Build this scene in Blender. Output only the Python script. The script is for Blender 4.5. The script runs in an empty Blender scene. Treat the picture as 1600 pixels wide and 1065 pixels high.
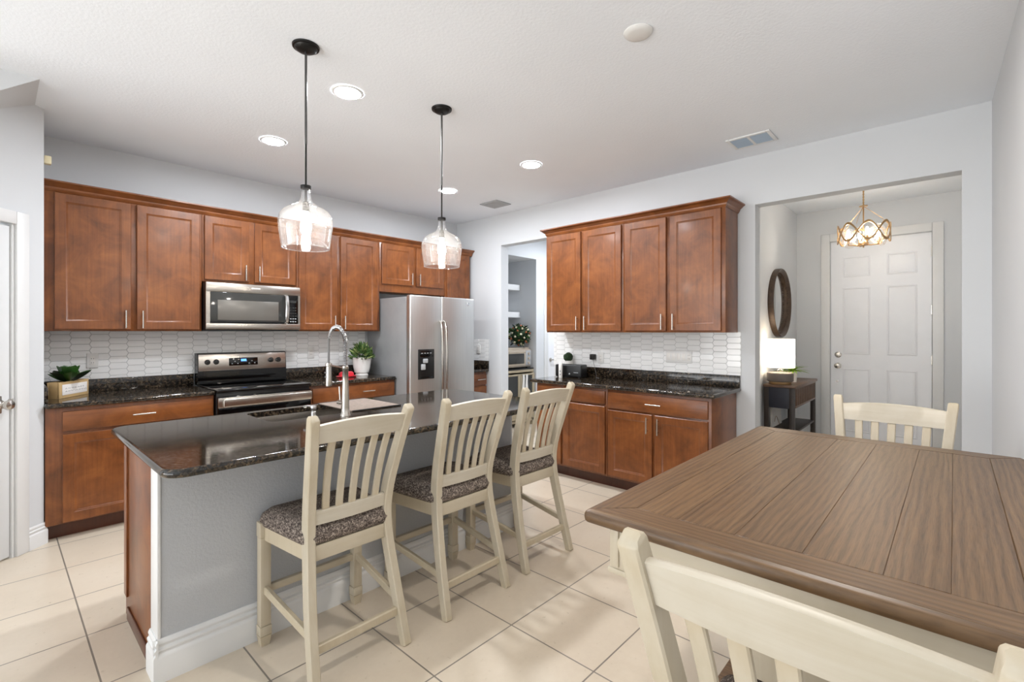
import bpy, bmesh, math, random
from mathutils import Matrix, Vector
random.seed(7)
PI = math.pi
C = bpy.context.scene.collection
S = bpy.context.scene

# ------------------------------------------------------------------ camera
cd = bpy.data.cameras.new('camera'); cam = bpy.data.objects.new('camera', cd); C.objects.link(cam)
cd.sensor_width = 36.0; cd.lens = 748.0/1600*36.0; cd.shift_y = -14.5/1600
cd.clip_start = 0.02; cd.clip_end = 100
cam.location = (0, 0, 1.385); cam.rotation_euler = (PI/2, 0, math.radians(42.7-90))
S.camera = cam
S.view_settings.view_transform = 'Standard'; S.view_settings.look = 'None'
S.view_settings.gamma = 1.0; S.view_settings.use_curve_mapping = False
S.view_settings.exposure = 1.06

# ------------------------------------------------------------------ daylight
W = bpy.data.worlds.new('sky'); S.world = W; W.use_nodes = True
SKY_E, GROUND_E = 1.6, 3.9                                   # open sky above, sunlit paving below the horizon
wt = W.node_tree; bg = wt.nodes['Background']; bg.inputs[1].default_value = 1.0
tc = wt.nodes.new('ShaderNodeTexCoord'); sp = wt.nodes.new('ShaderNodeSeparateXYZ'); rp = wt.nodes.new('ShaderNodeValToRGB')
mr = wt.nodes.new('ShaderNodeMapRange'); mr.inputs[1].default_value = -.12; mr.inputs[2].default_value = .12
wt.links.new(tc.outputs['Generated'], sp.inputs[0]); wt.links.new(sp.outputs[2], mr.inputs[0]); wt.links.new(mr.outputs[0], rp.inputs[0])
rp.color_ramp.elements[0].color = (GROUND_E*.985, GROUND_E, GROUND_E*1.005, 1); rp.color_ramp.elements[1].color = (SKY_E*.95, SKY_E*.98, SKY_E*1.02, 1)
wt.links.new(rp.outputs[0], bg.inputs[0])
def portal(name, loc, rot, sx, sy):
    l = bpy.data.lights.new(name, 'AREA'); l.shape = 'RECTANGLE'; l.size = sx; l.size_y = sy
    l.cycles.is_portal = True
    o = bpy.data.objects.new(name, l); C.objects.link(o); o.location = loc; o.rotation_euler = rot
    return o
portal('daylight_west', (-3.40, 2.2, 1.25), (0, -PI/2, 0), 2.3, 4.6)
CAN_E = 240.0; BULB_E = 40.0; LAMP_E = 1.5; HALL_FILL_E = 380.0

# ------------------------------------------------------------------ node materials
def lin(r, g, b):
    f = lambda c: (c/255/12.92) if c/255 <= .04045 else ((c/255+.055)/1.055)**2.4
    return (f(r), f(g), f(b), 1)
class NT:
    def __init__(s, name):
        s.m = bpy.data.materials.new(name); s.m.use_nodes = True
        s.t = s.m.node_tree; s.b = s.t.nodes['Principled BSDF']; s.out = s.t.nodes['Material Output']
    def n(s, typ, **kw):
        nd = s.t.nodes.new(typ)
        for k, v in kw.items():
            if k.startswith('i_'):
                k = k[2:]; nd.inputs[int(k) if k.isdigit() else k].default_value = v
            else: setattr(nd, k, v)
        return nd
    def l(s, a, b): s.t.links.new(a, b)
    def coords(s, attr=None):
        if attr: return s.n('ShaderNodeAttribute', attribute_name=attr).outputs['Vector']
        return s.n('ShaderNodeTexCoord').outputs['Object']
    def scale(s, v, sc):
        m = s.n('ShaderNodeMapping'); m.inputs['Scale'].default_value = sc; s.l(v, m.inputs[0]); return m.outputs[0]
    def noise(s, v, scale, detail=3, rough=.55, dist=0):
        n = s.n('ShaderNodeTexNoise', i_Scale=scale, i_Detail=detail, i_Roughness=rough, i_Distortion=dist); s.l(v, n.inputs['Vector']); return n.outputs[0]
    def ramp(s, f, stops):
        r = s.n('ShaderNodeValToRGB'); e = r.color_ramp.elements
        e[0].position, e[0].color = stops[0]; e[1].position, e[1].color = stops[-1]
        for p, c in stops[1:-1]:
            q = e.new(p); q.color = c
        s.l(f, r.inputs[0]); return r.outputs[0]
    def mix(s, f, a, b, blend='MIX'):
        m = s.n('ShaderNodeMix', data_type='RGBA', blend_type=blend)
        for i, v in ((0, f), (6, a), (7, b)):
            if isinstance(v, (int, float, tuple)): m.inputs[i].default_value = v
            else: s.l(v, m.inputs[i])
        return m.outputs[2]
    def bump(s, h, strength, dist=.01):
        b = s.n('ShaderNodeBump', i_Strength=strength, i_Distance=dist); s.l(h, b.inputs['Height']); s.l(b.outputs[0], s.b.inputs['Normal'])
    def set(s, col=None, rough=None, metal=None, coat=None, spec=None):
        b = s.b.inputs
        if col is not None:
            if isinstance(col, tuple): b['Base Color'].default_value = col
            else: s.l(col, b['Base Color'])
        if rough is not None:
            if isinstance(rough, (int, float)): b['Roughness'].default_value = rough
            else: s.l(rough, b['Roughness'])
        if metal is not None: b['Metallic'].default_value = metal
        if coat is not None: b['Coat Weight'].default_value = coat; b['Coat Roughness'].default_value = .12
        if spec is not None: b['Specular IOR Level'].default_value = spec
        return s.m
def plain(name, rgb, rough=.5, metal=0, var=.04, sc=8, **k):
    t = NT(name); c = lin(*rgb); f = t.noise(t.coords(), sc, 3)
    d = tuple(max(0, x*(1-var*2)) for x in c[:3])+(1,)
    return t.set(t.ramp(f, [(.3, d), (.7, c)]), rough, metal, **k)
def emis(name, rgb, e):
    t = NT(name); t.b.inputs['Base Color'].default_value = lin(*rgb)
    t.b.inputs['Emission Color'].default_value = lin(*rgb); t.b.inputs['Emission Strength'].default_value = e; return t.m
def painted(name, rgb, bumpscale, strength, rough=.75):
    t = NT(name); v = t.coords(); c = lin(*rgb)
    f = t.noise(v, 1.3, 2); t.bump(t.noise(v, bumpscale, 4, .6), strength, .004)
    return t.set(t.ramp(f, [(.3, tuple(x*.97 for x in c[:3])+(1,)), (.7, c)]), rough, spec=.3)
M = {}
M['wall'] = painted('wall_paint', (214, 216, 218), 90, .10)
M['ceil'] = painted('ceiling_texture', (241, 245, 250), 62, .45)
M['knee'] = painted('shaded_orange_peel_wall_paint', (190, 192, 195), 75, .6)  # wall paint darkened: the knee wall's shade is put into its colour
M['trim'] = plain('white_trim_paint', (226, 226, 225), .35, var=.01)
M['doorp'] = plain('pantry_door_paint', (222, 223, 223), .4, var=.01)
M['doorw'] = plain('white_door_paint', (243, 244, 247), .38, var=.01)
def cherry(name, a, b, c, rough=.33):
    t = NT(name); v = t.coords('gco')
    big = t.noise(v, 5.5, 5, .62, .6)
    fine = t.noise(t.scale(v, (3, 70, 70)), 1.0, 4, .6)
    col = t.ramp(big, [(.30, a), (.50, b), (.72, c)])
    col = t.mix(.28, col, t.ramp(fine, [(.3, a), (.7, c)]))
    t.bump(fine, .03, .002)
    return t.set(col, rough, coat=.10)
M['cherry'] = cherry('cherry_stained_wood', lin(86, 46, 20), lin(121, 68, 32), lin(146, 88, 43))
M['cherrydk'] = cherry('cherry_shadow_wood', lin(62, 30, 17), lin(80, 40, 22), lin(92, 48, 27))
def granite():
    t = NT('dark_granite'); v = t.coords()
    vo = t.n('ShaderNodeTexVoronoi', i_Scale=95.0, i_Randomness=1.0); t.l(v, vo.inputs['Vector'])
    big = t.noise(v, 9, 5, .7)
    f1 = t.noise(v, 60, 4, .7)
    base = t.ramp(f1, [(.34, lin(14, 13, 12)), (.48, lin(38, 33, 28)), (.58, lin(84, 70, 54)), (.72, lin(132, 114, 90))])
    sp = t.ramp(vo.outputs['Color'], [(.82, (0, 0, 0, 1)), (.95, (1, 1, 1, 1))])
    col = t.mix(sp, base, lin(96, 88, 76))
    col = t.mix(t.ramp(big, [(.42, (0, 0, 0, 1)), (.62, (1, 1, 1, 1))]), t.mix(.55, col, lin(18, 16, 14)), col)
    return t.set(col, .07, spec=.55)
M['granite'] = granite()
def tilefloor():
    t = NT('beige_floor_tile'); v = t.coords()
    mp = t.n('ShaderNodeMapping'); mp.inputs['Location'].default_value = (-.2893, -.165, 0); t.l(v, mp.inputs[0])
    br = t.n('ShaderNodeTexBrick', offset=0.0, squash=1.0, i_Scale=1.0); br.inputs['Brick Width'].default_value = .457; br.inputs['Row Height'].default_value = .457
    br.inputs['Mortar Size'].default_value = .0035; br.inputs['Mortar Smooth'].default_value = .1; br.inputs['Bias'].default_value = 0
    br.inputs['Color1'].default_value = (.45, .45, .45, 1); br.inputs['Color2'].default_value = (.55, .55, .55, 1)
    t.l(mp.outputs[0], br.inputs['Vector'])
    cl = t.noise(v, 1.6, 3, .5); fi = t.noise(v, 34, 5, .65)
    col = t.ramp(cl, [(.28, lin(202, 188, 168)), (.5, lin(213, 199, 179)), (.74, lin(220, 208, 190))])
    col = t.mix(.22, col, t.ramp(fi, [(.3, lin(199, 186, 166)), (.7, lin(216, 204, 186))]))
    col = t.mix(.12, col, br.outputs['Color'], 'OVERLAY')
    col = t.mix(br.outputs['Fac'], col, lin(132, 124, 114))
    rg = t.ramp(fi, [(.3, (.27, .27, .27, 1)), (.7, (.33, .33, .33, 1))])
    inv = t.n('ShaderNodeMath', operation='SUBTRACT', i_0=1.0); t.l(br.outputs['Fac'], inv.inputs[1])
    t.bump(inv.outputs[0], .35, .002)
    return t.set(col, rg)
M['floor'] = tilefloor()
M['pickets'] = plain('glazed_white_tile', (248, 248, 247), .10, var=.02, sc=5)
M['grout'] = plain('pale_grout', (206, 206, 205), .8)
def steel(name, rgb, rough, vert=True):
    t = NT(name); v = t.coords()
    f = t.noise(t.scale(v, (160, 160, 2) if vert else (2, 160, 160)), 1, 3)
    c = lin(*rgb); d = tuple(x*.9 for x in c[:3])+(1,)
    t.bump(f, .02, .001)
    return t.set(t.ramp(f, [(.3, d), (.7, c)]), rough, 1.0)
M['steel'] = steel('brushed_stainless', (196, 190, 182), .27, False)
M['fridge'] = steel('brushed_fridge_steel', (214, 213, 210), .40)
M['fridgeside'] = plain('grey_fridge_side', (156, 157, 158), .42, .1)
M['nickel'] = plain('brushed_nickel', (205, 200, 192), .25, 1.0)
M['chrome'] = plain('satin_chrome', (214, 214, 214), .18, 1.0)
M['black'] = plain('black_plastic', (20, 20, 21), .35)
M['blackglass'] = plain('black_glass', (9, 9, 10), .05)
M['smoke'] = plain('smoked_glass', (58, 58, 56), .08)
M['window'] = plain('oven_window_mesh', (112, 108, 102), .22, .2)
M['blackm'] = plain('dark_bronze_metal', (34, 33, 32), .38, .6)
M['stem'] = plain('gunmetal_stem', (96, 95, 94), .3, .9)
def chairpaint():
    t = NT('antique_cream_paint'); v = t.coords('gco')
    f = t.noise(v, 6, 4, .6); g = t.noise(t.scale(v, (2, 60, 60)), 1, 4)
    col = t.ramp(f, [(.3, lin(190, 181, 162)), (.55, lin(199, 191, 175)), (.8, lin(204, 198, 184))])
    col = t.mix(.22, col, t.ramp(g, [(.35, lin(178, 164, 138)), (.6, lin(202, 195, 179))]))
    geo = t.n('ShaderNodeNewGeometry')
    e = t.ramp(geo.outputs['Pointiness'], [(.52, (0, 0, 0, 1)), (.60, (1, 1, 1, 1))])
    col = t.mix(t.mix(.5, e, (0, 0, 0, 1)), col, lin(190, 172, 138))
    t.bump(g, .05, .002)
    return t.set(col, .42)
M['cream'] = chairpaint()
def tweed():
    t = NT('grey_brown_tweed'); v = t.coords()
    w1 = t.noise(t.scale(v, (70, 330, 120)), 1, 3, .75); w2 = t.noise(t.scale(v, (330, 70, 120)), 1, 2, .7)
    m = t.mix(.5, w1, w2); col = t.ramp(m, [(.36, lin(34, 29, 28)), (.5, lin(104, 94, 88)), (.64, lin(196, 182, 168))])
    t.bump(m, .6, .002); return t.set(col, .92, spec=.1)
M['tweed'] = tweed()
def oak(name):
    t = NT(name); v = t.coords('gco')
    warp = t.noise(t.scale(v, (1.3, 5.0, 4.0)), 1.0, 2, .5)
    w = t.n('ShaderNodeTexWave', wave_type='BANDS', bands_direction='Y', i_Scale=17.0, i_Distortion=8.0, i_Detail=2.0)
    w.inputs['Detail Scale'].default_value = 1.0; w.inputs['Detail Roughness'].default_value = .5
    t.l(t.scale(v, (.13, 1.0, .6)), w.inputs['Vector'])
    pore = t.noise(t.scale(v, (14, 420, 60)), 1, 3, .7); mid = t.noise(t.scale(v, (2.2, 75, 20)), 1, 4, .7)
    col = t.ramp(warp, [(.3, lin(83, 60, 38)), (.5, lin(101, 76, 49)), (.72, lin(121, 93, 61))])
    col = t.mix(.55, col, t.ramp(w.outputs['Fac'], [(.02, lin(54, 38, 24)), (.38, lin(97, 74, 49)), (.9, lin(127, 99, 68))]))
    col = t.mix(.34, col, t.ramp(mid, [(.34, lin(55, 39, 26)), (.52, lin(105, 79, 54)), (.70, lin(145, 115, 81))]))
    col = t.mix(.30, col, t.ramp(pore, [(.38, lin(42, 29, 18)), (.52, lin(108, 82, 55)), (.8, lin(125, 96, 64))]))
    t.bump(t.mix(.5, w.outputs['Fac'], pore), .16, .003)
    return t.set(col, .38)
M['oak'] = oak('weathered_oak')
M['oakseam'] = plain('dark_wood_seam', (44, 35, 28), .7)
M['pine'] = plain('pale_pine', (206, 172, 120), .55, var=.08, sc=20)
M['label'] = plain('white_card', (238, 232, 226), .6)
M['ink'] = plain('faint_grey_ink', (176, 172, 170), .7)
M['leaf'] = plain('succulent_green', (52, 96, 34), .38, var=.3, sc=14)
M['leafedge'] = plain('dark_succulent_green', (26, 44, 26), .4, var=.2, sc=14)
M['bush'] = plain('mid_green_leaf', (84, 118, 58), .5, var=.3, sc=30)
M['bushlt'] = plain('light_green_leaf', (150, 164, 98), .5, var=.2, sc=30)
M['topiary'] = plain('moss_green', (38, 66, 26), .8, var=.4, sc=60)
M['fern'] = plain('bright_green_leaf', (146, 184, 60), .5, var=.2, sc=20)
M['ceramic'] = plain('white_ceramic', (236, 233, 228), .22, var=.01)
M['white'] = plain('white_plastic', (228, 227, 224), .35, var=.01)
M['red'] = plain('red_ceramic', (204, 36, 52), .3, var=.08)
M['mat'] = plain('taupe_drying_mat', (150, 135, 124), .9, var=.12, sc=60)
M['matedge'] = plain('charcoal_mat_edge', (46, 42, 40), .9)
M['beige'] = plain('champagne_paint', (178, 164, 138), .4, .2)
M['toastm'] = plain('warm_toaster_metal', (200, 186, 168), .35, .4)
M['consoletop'] = plain('worn_brown_wood', (112, 84, 64), .4, var=.18, sc=18)
M['consoleside'] = plain('navy_painted_wood', (44, 46, 58), .45, var=.12)
M['consoledk'] = plain('espresso_wood', (52, 42, 36), .45, var=.1)
M['frame'] = plain('carved_dark_frame', (84, 66, 52), .4, .2, var=.2, sc=30)
M['gold'] = plain('aged_gold', (192, 156, 112), .32, .85, var=.1)
M['stone'] = plain('grey_ceramic_base', (112, 102, 95), .45, var=.08)
M['mirror'] = plain('mirror_silver', (240, 240, 240), .01, 1.0, var=0)
M['ventslat'] = plain('pale_blue_slat', (172, 190, 208), .4)
M['ventdark'] = plain('vent_shadow', (70, 76, 84), .8)
M['ventgrey'] = plain('grey_vent', (172, 174, 176), .5)
M['canvas'] = plain('white_canvas', (226, 222, 216), .8)
M['cable'] = plain('grey_cable', (120, 118, 118), .5)
M['creamclip'] = plain('cream_plastic', (226, 214, 178), .5)
M['lens'] = emis('downlight_lens', (243, 248, 255), CAN_E)
M['added_table_lens'] = emis('added_table_light_lens', (255, 248, 240), CAN_E*.9)
M['added_hall_lens'] = emis('added_passage_light_lens', (240, 246, 255), HALL_FILL_E)
M['bulb'] = emis('warm_bulb', (255, 244, 230), BULB_E)
M['cbulb'] = emis('chandelier_bulb', (255, 244, 228), 70)
M['shade'] = emis('lit_lamp_shade', (255, 244, 226), LAMP_E)
M['display'] = emis('blue_display', (90, 150, 255), .9)
def thinglass(name, seeds, tint=(1, 1, 1, 1), white=.16):
    t = NT(name); t.t.nodes.remove(t.b)
    tr = t.n('ShaderNodeBsdfTransparent'); tr.inputs[0].default_value = tint
    gl = t.n('ShaderNodeBsdfGlossy'); gl.inputs['Roughness'].default_value = .06
    df = t.n('ShaderNodeBsdfTranslucent'); df.inputs[0].default_value = (.95, .95, .95, 1)
    lw = t.n('ShaderNodeLayerWeight', i_Blend=.32)
    m1 = t.n('ShaderNodeMixShader'); m2 = t.n('ShaderNodeMixShader')
    v = t.coords()
    vo = t.n('ShaderNodeTexVoronoi', i_Scale=150.0); t.l(v, vo.inputs['Vector'])
    f = t.ramp(vo.outputs['Distance'], [(.10, (seeds, seeds, seeds, 1)), (.32, (white, white, white, 1))])
    t.l(f, m1.inputs[0]); t.l(tr.outputs[0], m1.inputs[1]); t.l(df.outputs[0], m1.inputs[2])
    mu = t.n('ShaderNodeMath', operation='MULTIPLY', i_1=.75); t.l(lw.outputs['Facing'], mu.inputs[0])
    t.l(mu.outputs[0], m2.inputs[0]); t.l(m1.outputs[0], m2.inputs[1]); t.l(gl.outputs[0], m2.inputs[2])
    t.l(m2.outputs[0], t.out.inputs['Surface']); return t.m
M['seeded'] = thinglass('seeded_glass', .36, white=.055)
M['clear'] = thinglass('clear_glass', .05, white=.02)

# ------------------------------------------------------------------ mesh builder
class MB:
    def __init__(s): s.v = []; s.f = []; s.g = []; s.mi = []; s.mats = []
    def mat(s, m):
        if m not in s.mats: s.mats.append(m)
        return s.mats.index(m)
    def add(s, vs, fs, m, grain='z', X=None):
        o = len(s.v); k = s.mat(m); off = (random.random()*7, random.random()*7, random.random()*7)
        for p in vs:
            p = Vector(p)
            q = (p.x, p.y, p.z) if grain == 'x' else (p.y, p.x, p.z) if grain == 'y' else (p.z, p.x, p.y)
            s.g.append((q[0]+off[0], q[1]+off[1], q[2]+off[2]))
            s.v.append(X @ p if X else p)
        for f in fs: s.f.append([i+o for i in f]); s.mi.append(k)
        return s
    def bm(s, b, m, grain='z', X=None):
        b.verts.index_update()
        s.add([v.co.copy() for v in b.verts], [[v.index for v in f.verts] for f in b.faces], m, grain, X); b.free(); return s
    def box(s, x0, x1, y0, y1, z0, z1, m, bev=0, seg=2, grain='z', X=None):
        x0, x1 = min(x0, x1), max(x0, x1); y0, y1 = min(y0, y1), max(y0, y1); z0, z1 = min(z0, z1), max(z0, z1)
        b = bmesh.new()
        bmesh.ops.create_cube(b, size=1, matrix=Matrix.Translation(((x0+x1)/2, (y0+y1)/2, (z0+z1)/2)) @ Matrix.Diagonal((x1-x0, y1-y0, z1-z0, 1)))
        if bev: bmesh.ops.bevel(b, geom=b.edges[:], offset=min(bev, .49*min(x1-x0, y1-y0, z1-z0)), segments=seg, profile=.5, affect='EDGES')
        return s.bm(b, m, grain, X)
    def prism(s, prof, axis, a, b, m, grain='z', X=None):
        n = len(prof)
        def P(p, t): return (t, p[0], p[1]) if axis == 'x' else (p[0], t, p[1]) if axis == 'y' else (p[0], p[1], t)
        vs = [P(p, a) for p in prof]+[P(p, b) for p in prof]
        fs = [[i, (i+1) % n, n+(i+1) % n, n+i] for i in range(n)]+[list(range(n))[::-1], list(range(n, 2*n))]
        bb = bmesh.new(); vv = [bb.verts.new(v) for v in vs]
        for f in fs: bb.faces.new([vv[i] for i in f])
        bmesh.ops.recalc_face_normals(bb, faces=bb.faces[:])
        return s.bm(bb, m, grain, X)
    def lathe(s, prof, m, c=(0, 0, 0), seg=32, X=None, cap=False):
        vs = []; fs = []; n = len(prof)
        for r, z in prof:
            for k in range(seg):
                a = 2*PI*k/seg; vs.append((c[0]+r*math.cos(a), c[1]+r*math.sin(a), c[2]+z))
        for i in range(n-1):
            for k in range(seg):
                q = (k+1) % seg; fs.append([i*seg+k, i*seg+q, (i+1)*seg+q, (i+1)*seg+k])
        if cap: fs.append(list(range(seg))[::-1]); fs.append([(n-1)*seg+k for k in range(seg)])
        return s.add(vs, fs, m, 'z', X)
    def cyl(s, p, q, r, m, seg=16, r2=None):
        p = Vector(p); q = Vector(q); d = q-p; L = d.length
        X = Matrix.Translation(p) @ d.to_track_quat('Z', 'Y').to_matrix().to_4x4()
        return s.lathe([(r, 0), (r if r2 is None else r2, L)], m, seg=seg, X=X, cap=True)
    def tube(s, pts, r, m, seg=10, closed=False):
        pts = [Vector(p) for p in pts]; n = len(pts); R = r if isinstance(r, (list, tuple)) else [r]*n
        vs = []; fs = []; up = None
        for i, p in enumerate(pts):
            a = pts[(i-1) % n] if closed or i > 0 else p; b = pts[(i+1) % n] if closed or i < n-1 else p
            t = (b-a).normalized()
            if up is None: up = t.orthogonal().normalized()
            else: up = (up-t*up.dot(t)).normalized()
            w = t.cross(up)
            for k in range(seg):
                an = 2*PI*k/seg; vs.append(p+(up*math.cos(an)+w*math.sin(an))*R[i])
        for i in range(n if closed else n-1):
            j = (i+1) % n
            for k in range(seg):
                q = (k+1) % seg; fs.append([i*seg+k, i*seg+q, j*seg+q, j*seg+k])
        if not closed: fs.append(list(range(seg))[::-1]); fs.append([(n-1)*seg+k for k in range(seg)])
        return s.add(vs, fs, m)
    def sweep(s, pts, w, d, m, side=(1, 0, 0), ch=.004):
        """rectangular bar along pts: w along SIDE, d across it; chamfered corners"""
        pts = [Vector(p) for p in pts]; n = len(pts); side = Vector(side); vs = []; fs = []
        Wd = w if isinstance(w, (list, tuple)) else [w]*n; D = d if isinstance(d, (list, tuple)) else [d]*n
        for i, p in enumerate(pts):
            t = (pts[min(i+1, n-1)]-pts[max(i-1, 0)]).normalized()
            sx = (side-t*side.dot(t)).normalized(); nn = t.cross(sx).normalized()
            a, b = Wd[i]/2, D[i]/2; c = ch
            for u, v in ((a, b-c), (a-c, b), (-a+c, b), (-a, b-c), (-a, -b+c), (-a+c, -b), (a-c, -b), (a, -b+c)): vs.append(p+sx*u+nn*v)
        for i in range(n-1):
            for k in range(8):
                q = (k+1) % 8; fs.append([i*8+k, i*8+q, (i+1)*8+q, (i+1)*8+k])
        fs.append(list(range(8))[::-1]); fs.append([(n-1)*8+k for k in range(8)])
        return s.add(vs, fs, m, 'z')
    def rings(s, loops, m, grain='z', X=None, cap=(True, True)):
        n = len(loops[0]); vs = [p for L in loops for p in L]; fs = []
        for i in range(len(loops)-1):
            for k in range(n):
                q = (k+1) % n; fs.append([i*n+k, i*n+q, (i+1)*n+q, (i+1)*n+k])
        if cap[0]: fs.append(list(range(n))[::-1])
        if cap[1]: fs.append([(len(loops)-1)*n+k for k in range(n)])
        return s.add(vs, fs, m, grain, X)
    def blob(s, c, r, m, sub=2, sc=(1, 1, 1), jit=0):
        b = bmesh.new(); bmesh.ops.create_icosphere(b, subdivisions=sub, radius=1)
        for v in b.verts:
            k = 1+jit*(random.random()-.5); v.co = Vector((c[0]+v.co.x*r*sc[0]*k, c[1]+v.co.y*r*sc[1]*k, c[2]+v.co.z*r*sc[2]*k))
        return s.bm(b, m)
    def leaf(s, p, d, up, L, w, th, m, curl=.25, n=6):
        """a solid curved leaf from p along d"""
        p = Vector(p); d = Vector(d).normalized(); up = Vector(up); up = (up-d*up.dot(d)).normalized(); sd = d.cross(up)
        loops = []
        for i in range(n+1):
            t = i/n; ww = w*max(0, math.sin(PI*min(1, .16+.84*t)))**.72*.5+.0006; q = p+d*(L*t)+up*(curl*L*t*t)
            tt = th*(1-t*.7)+.0004
            loops.append([q+sd*ww+up*ww*.5, q-up*tt*.5, q-sd*ww+up*ww*.5, q+up*tt*.5])
        return s.rings(loops, m)
    def build(s, name, parent=None, loc=None, X=None, ang=.7, smooth=True):
        org = Vector(loc) if loc is not None else (ORG.get(parent.name, Vector()) if parent else Vector())
        me = bpy.data.meshes.new(name)
        me.from_pydata([((X @ v) if X else v)-org for v in s.v], [], s.f)
        for k in s.mats: me.materials.append(M[k] if isinstance(k, str) else k)
        me.polygons.foreach_set('material_index', s.mi)
        a = me.attributes.new('gco', 'FLOAT_VECTOR', 'POINT'); a.data.foreach_set('vector', [c for g in s.g for c in g])
        me.validate(); me.update()
        if smooth:
            me.polygons.foreach_set('use_smooth', [True]*len(me.polygons)); me.set_sharp_from_angle(angle=ang)
        o = bpy.data.objects.new(name, me); C.objects.link(o)
        if parent: o.parent = parent
        else: o.location = org
        ORG[o.name] = org
        return o
ORG = {}
def tag(o, label, cat, group=None):
    o['label'] = label; o['category'] = cat
    if group: o['group'] = group
    return o
def thing(name, label, cat, loc=(0, 0, 0), group=None):
    o = bpy.data.objects.new(name, None); C.objects.link(o); o.location = loc; o.empty_display_size = .05
    ORG[o.name] = Vector(loc); return tag(o, label, cat, group)
def struct(o, label=None):
    o['kind'] = 'structure'
    if label: o['label'] = label
    return o
def dup(o, parent=None):
    c = o.copy(); C.objects.link(c)
    if parent: c.parent = parent
    for ch in list(o.children): dup(ch, c)
    return c
def rrect(x0, x1, y0, y1, r, z, n=5):
    """rounded rectangle loop, counter-clockwise"""
    P = []
    r = max(r, .0005)
    for cx, cy, a in ((x1-r, y0+r, -PI/2), (x1-r, y1-r, 0), (x0+r, y1-r, PI/2), (x0+r, y0+r, PI)):
        for k in range(n+1):
            t = a+PI/2*k/n; P.append((cx+r*math.cos(t), cy+r*math.sin(t), z))
    return P
def slab(mb, x0, x1, y0, y1, z0, z1, m, r=.02, hole=None, edge=.012):
    """stone slab with eased edges, rounded corners and an optional rounded hole (x0,x1,y0,y1,r)"""
    b = bmesh.new(); h = (z1-z0)
    prof = [(edge, z0)]+[(edge-edge*math.sin(a), z0+h/2-(h/2)*math.cos(a)) for a in (PI/6, PI/3, PI/2, 2*PI/3, 5*PI/6)]+[(edge, z1), (edge+.004, z1)]
    L = [[b.verts.new(p) for p in rrect(x0+i, x1-i, y0+i, y1-i, r-i*.5, z)] for i, z in prof]
    n = len(L[0])
    for a, c in zip(L, L[1:]):
        for k in range(n): b.faces.new((a[k], a[(k+1) % n], c[(k+1) % n], c[k]))
    for ring, z, flip in ((L[0], z0, True), (L[-1], z1, False)):
        es = [b.edges.get((ring[k], ring[(k+1) % n])) for k in range(n)]
        if hole:
            hv = [b.verts.new(p) for p in rrect(*hole, z)]
            es += [b.edges.new((hv[k], hv[(k+1) % len(hv)])) for k in range(len(hv))]
            if z == z0: h0 = hv
            else: h1 = hv
        bmesh.ops.triangle_fill(b, edges=es, use_beauty=True, use_dissolve=False)
    if hole:
        k2 = len(h0)
        for k in range(k2): b.faces.new((h0[k], h1[k], h1[(k+1) % k2], h0[(k+1) % k2]))
    bmesh.ops.recalc_face_normals(b, faces=b.faces[:])
    mb.bm(b, m, 'x')
def walls(mb, axis, pos, th, a0, a1, z0, z1, holes, m):
    """wall in the plane axis=pos..pos+th from a0 to a1, with holes (b0,b1,zb,zt)"""
    cuts = sorted({a0, a1}|{h[0] for h in holes}|{h[1] for h in holes})
    for p, q in zip(cuts, cuts[1:]):
        zs = [(z0, z1)]
        for h in holes:
            if h[0] <= p+1e-6 and h[1] >= q-1e-6:
                nz = []
                for u, w in zs:
                    if h[2] > u: nz.append((u, min(w, h[2])))
                    if h[3] < w: nz.append((max(u, h[3]), w))
                zs = nz
        for u, w in zs:
            if axis == 'x': mb.box(pos, pos+th, p, q, u, w, m)
            else: mb.box(p, q, pos, pos+th, u, w, m)

# ------------------------------------------------------------------ the setting
ZC = 2.84; YA = 4.96; XB = 4.27; TB = .13
struct(MB().box(-3.6, 7.8, -1.2, 5.6, -.08, 0, 'floor').build('floor'), 'beige square tile floor')
struct(MB().box(-3.6, 7.8, -1.2, 5.6, ZC, ZC+.1, 'ceil').build('ceiling'), 'white textured ceiling')
struct(MB().box(.225, XB, YA, YA+.12, 0, ZC, 'wall').build('wall_north'), 'pale grey wall behind the long cabinet run')
mb = MB(); walls(mb, 'x', XB, TB, -.30, YA+.12, 0, ZC, [(-.039, 1.206, 0, 2.435), (3.295, 4.124, 0, 2.455)], 'wall')
struct(mb.build('wall_east'), 'pale grey wall with two openings')
# south wall runs past the dining table, very slightly out of square
sdx, sdy = 4.27+3.6, (-.177+.40); sang = math.atan2(sdy, sdx); SX = Matrix.Translation((4.27, -.177, 0)) @ Matrix.Rotation(sang+PI, 4, 'Z')
mb = MB(); walls(mb, 'y', 0, .12, -.005, 7.875, 0, ZC, [], 'wall')
struct(mb.build('wall_south', X=SX), 'pale wall beside the dining table')
mb = MB(); walls(mb, 'x', -3.6, .15, -.55, 5.0, 0, ZC, [(-.1, 4.5, .05, 2.40)], 'wall'); struct(mb.build('wall_west'))
def window(name, mk):
    mb = MB(); mk(mb); return struct(mb.build(name))
def w1(mb):
    for y in (-.1, 1.02, 2.17, 3.32, 4.45): mb.box(-3.55, -3.49, y, y+.05, .05, 2.4, 'trim', .004)
    for z in (.05, 2.35): mb.box(-3.55, -3.49, -.1, 4.5, z, z+.05, 'trim', .004)
window('window_1', w1)
# pantry block: its narrow angled wall carries a door
P0 = Vector((.225, 4.375, 0)); pu = Vector((-.72, -.694, 0)).normalized(); pn = Vector((pu.y*-1, pu.x, 0))
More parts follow.
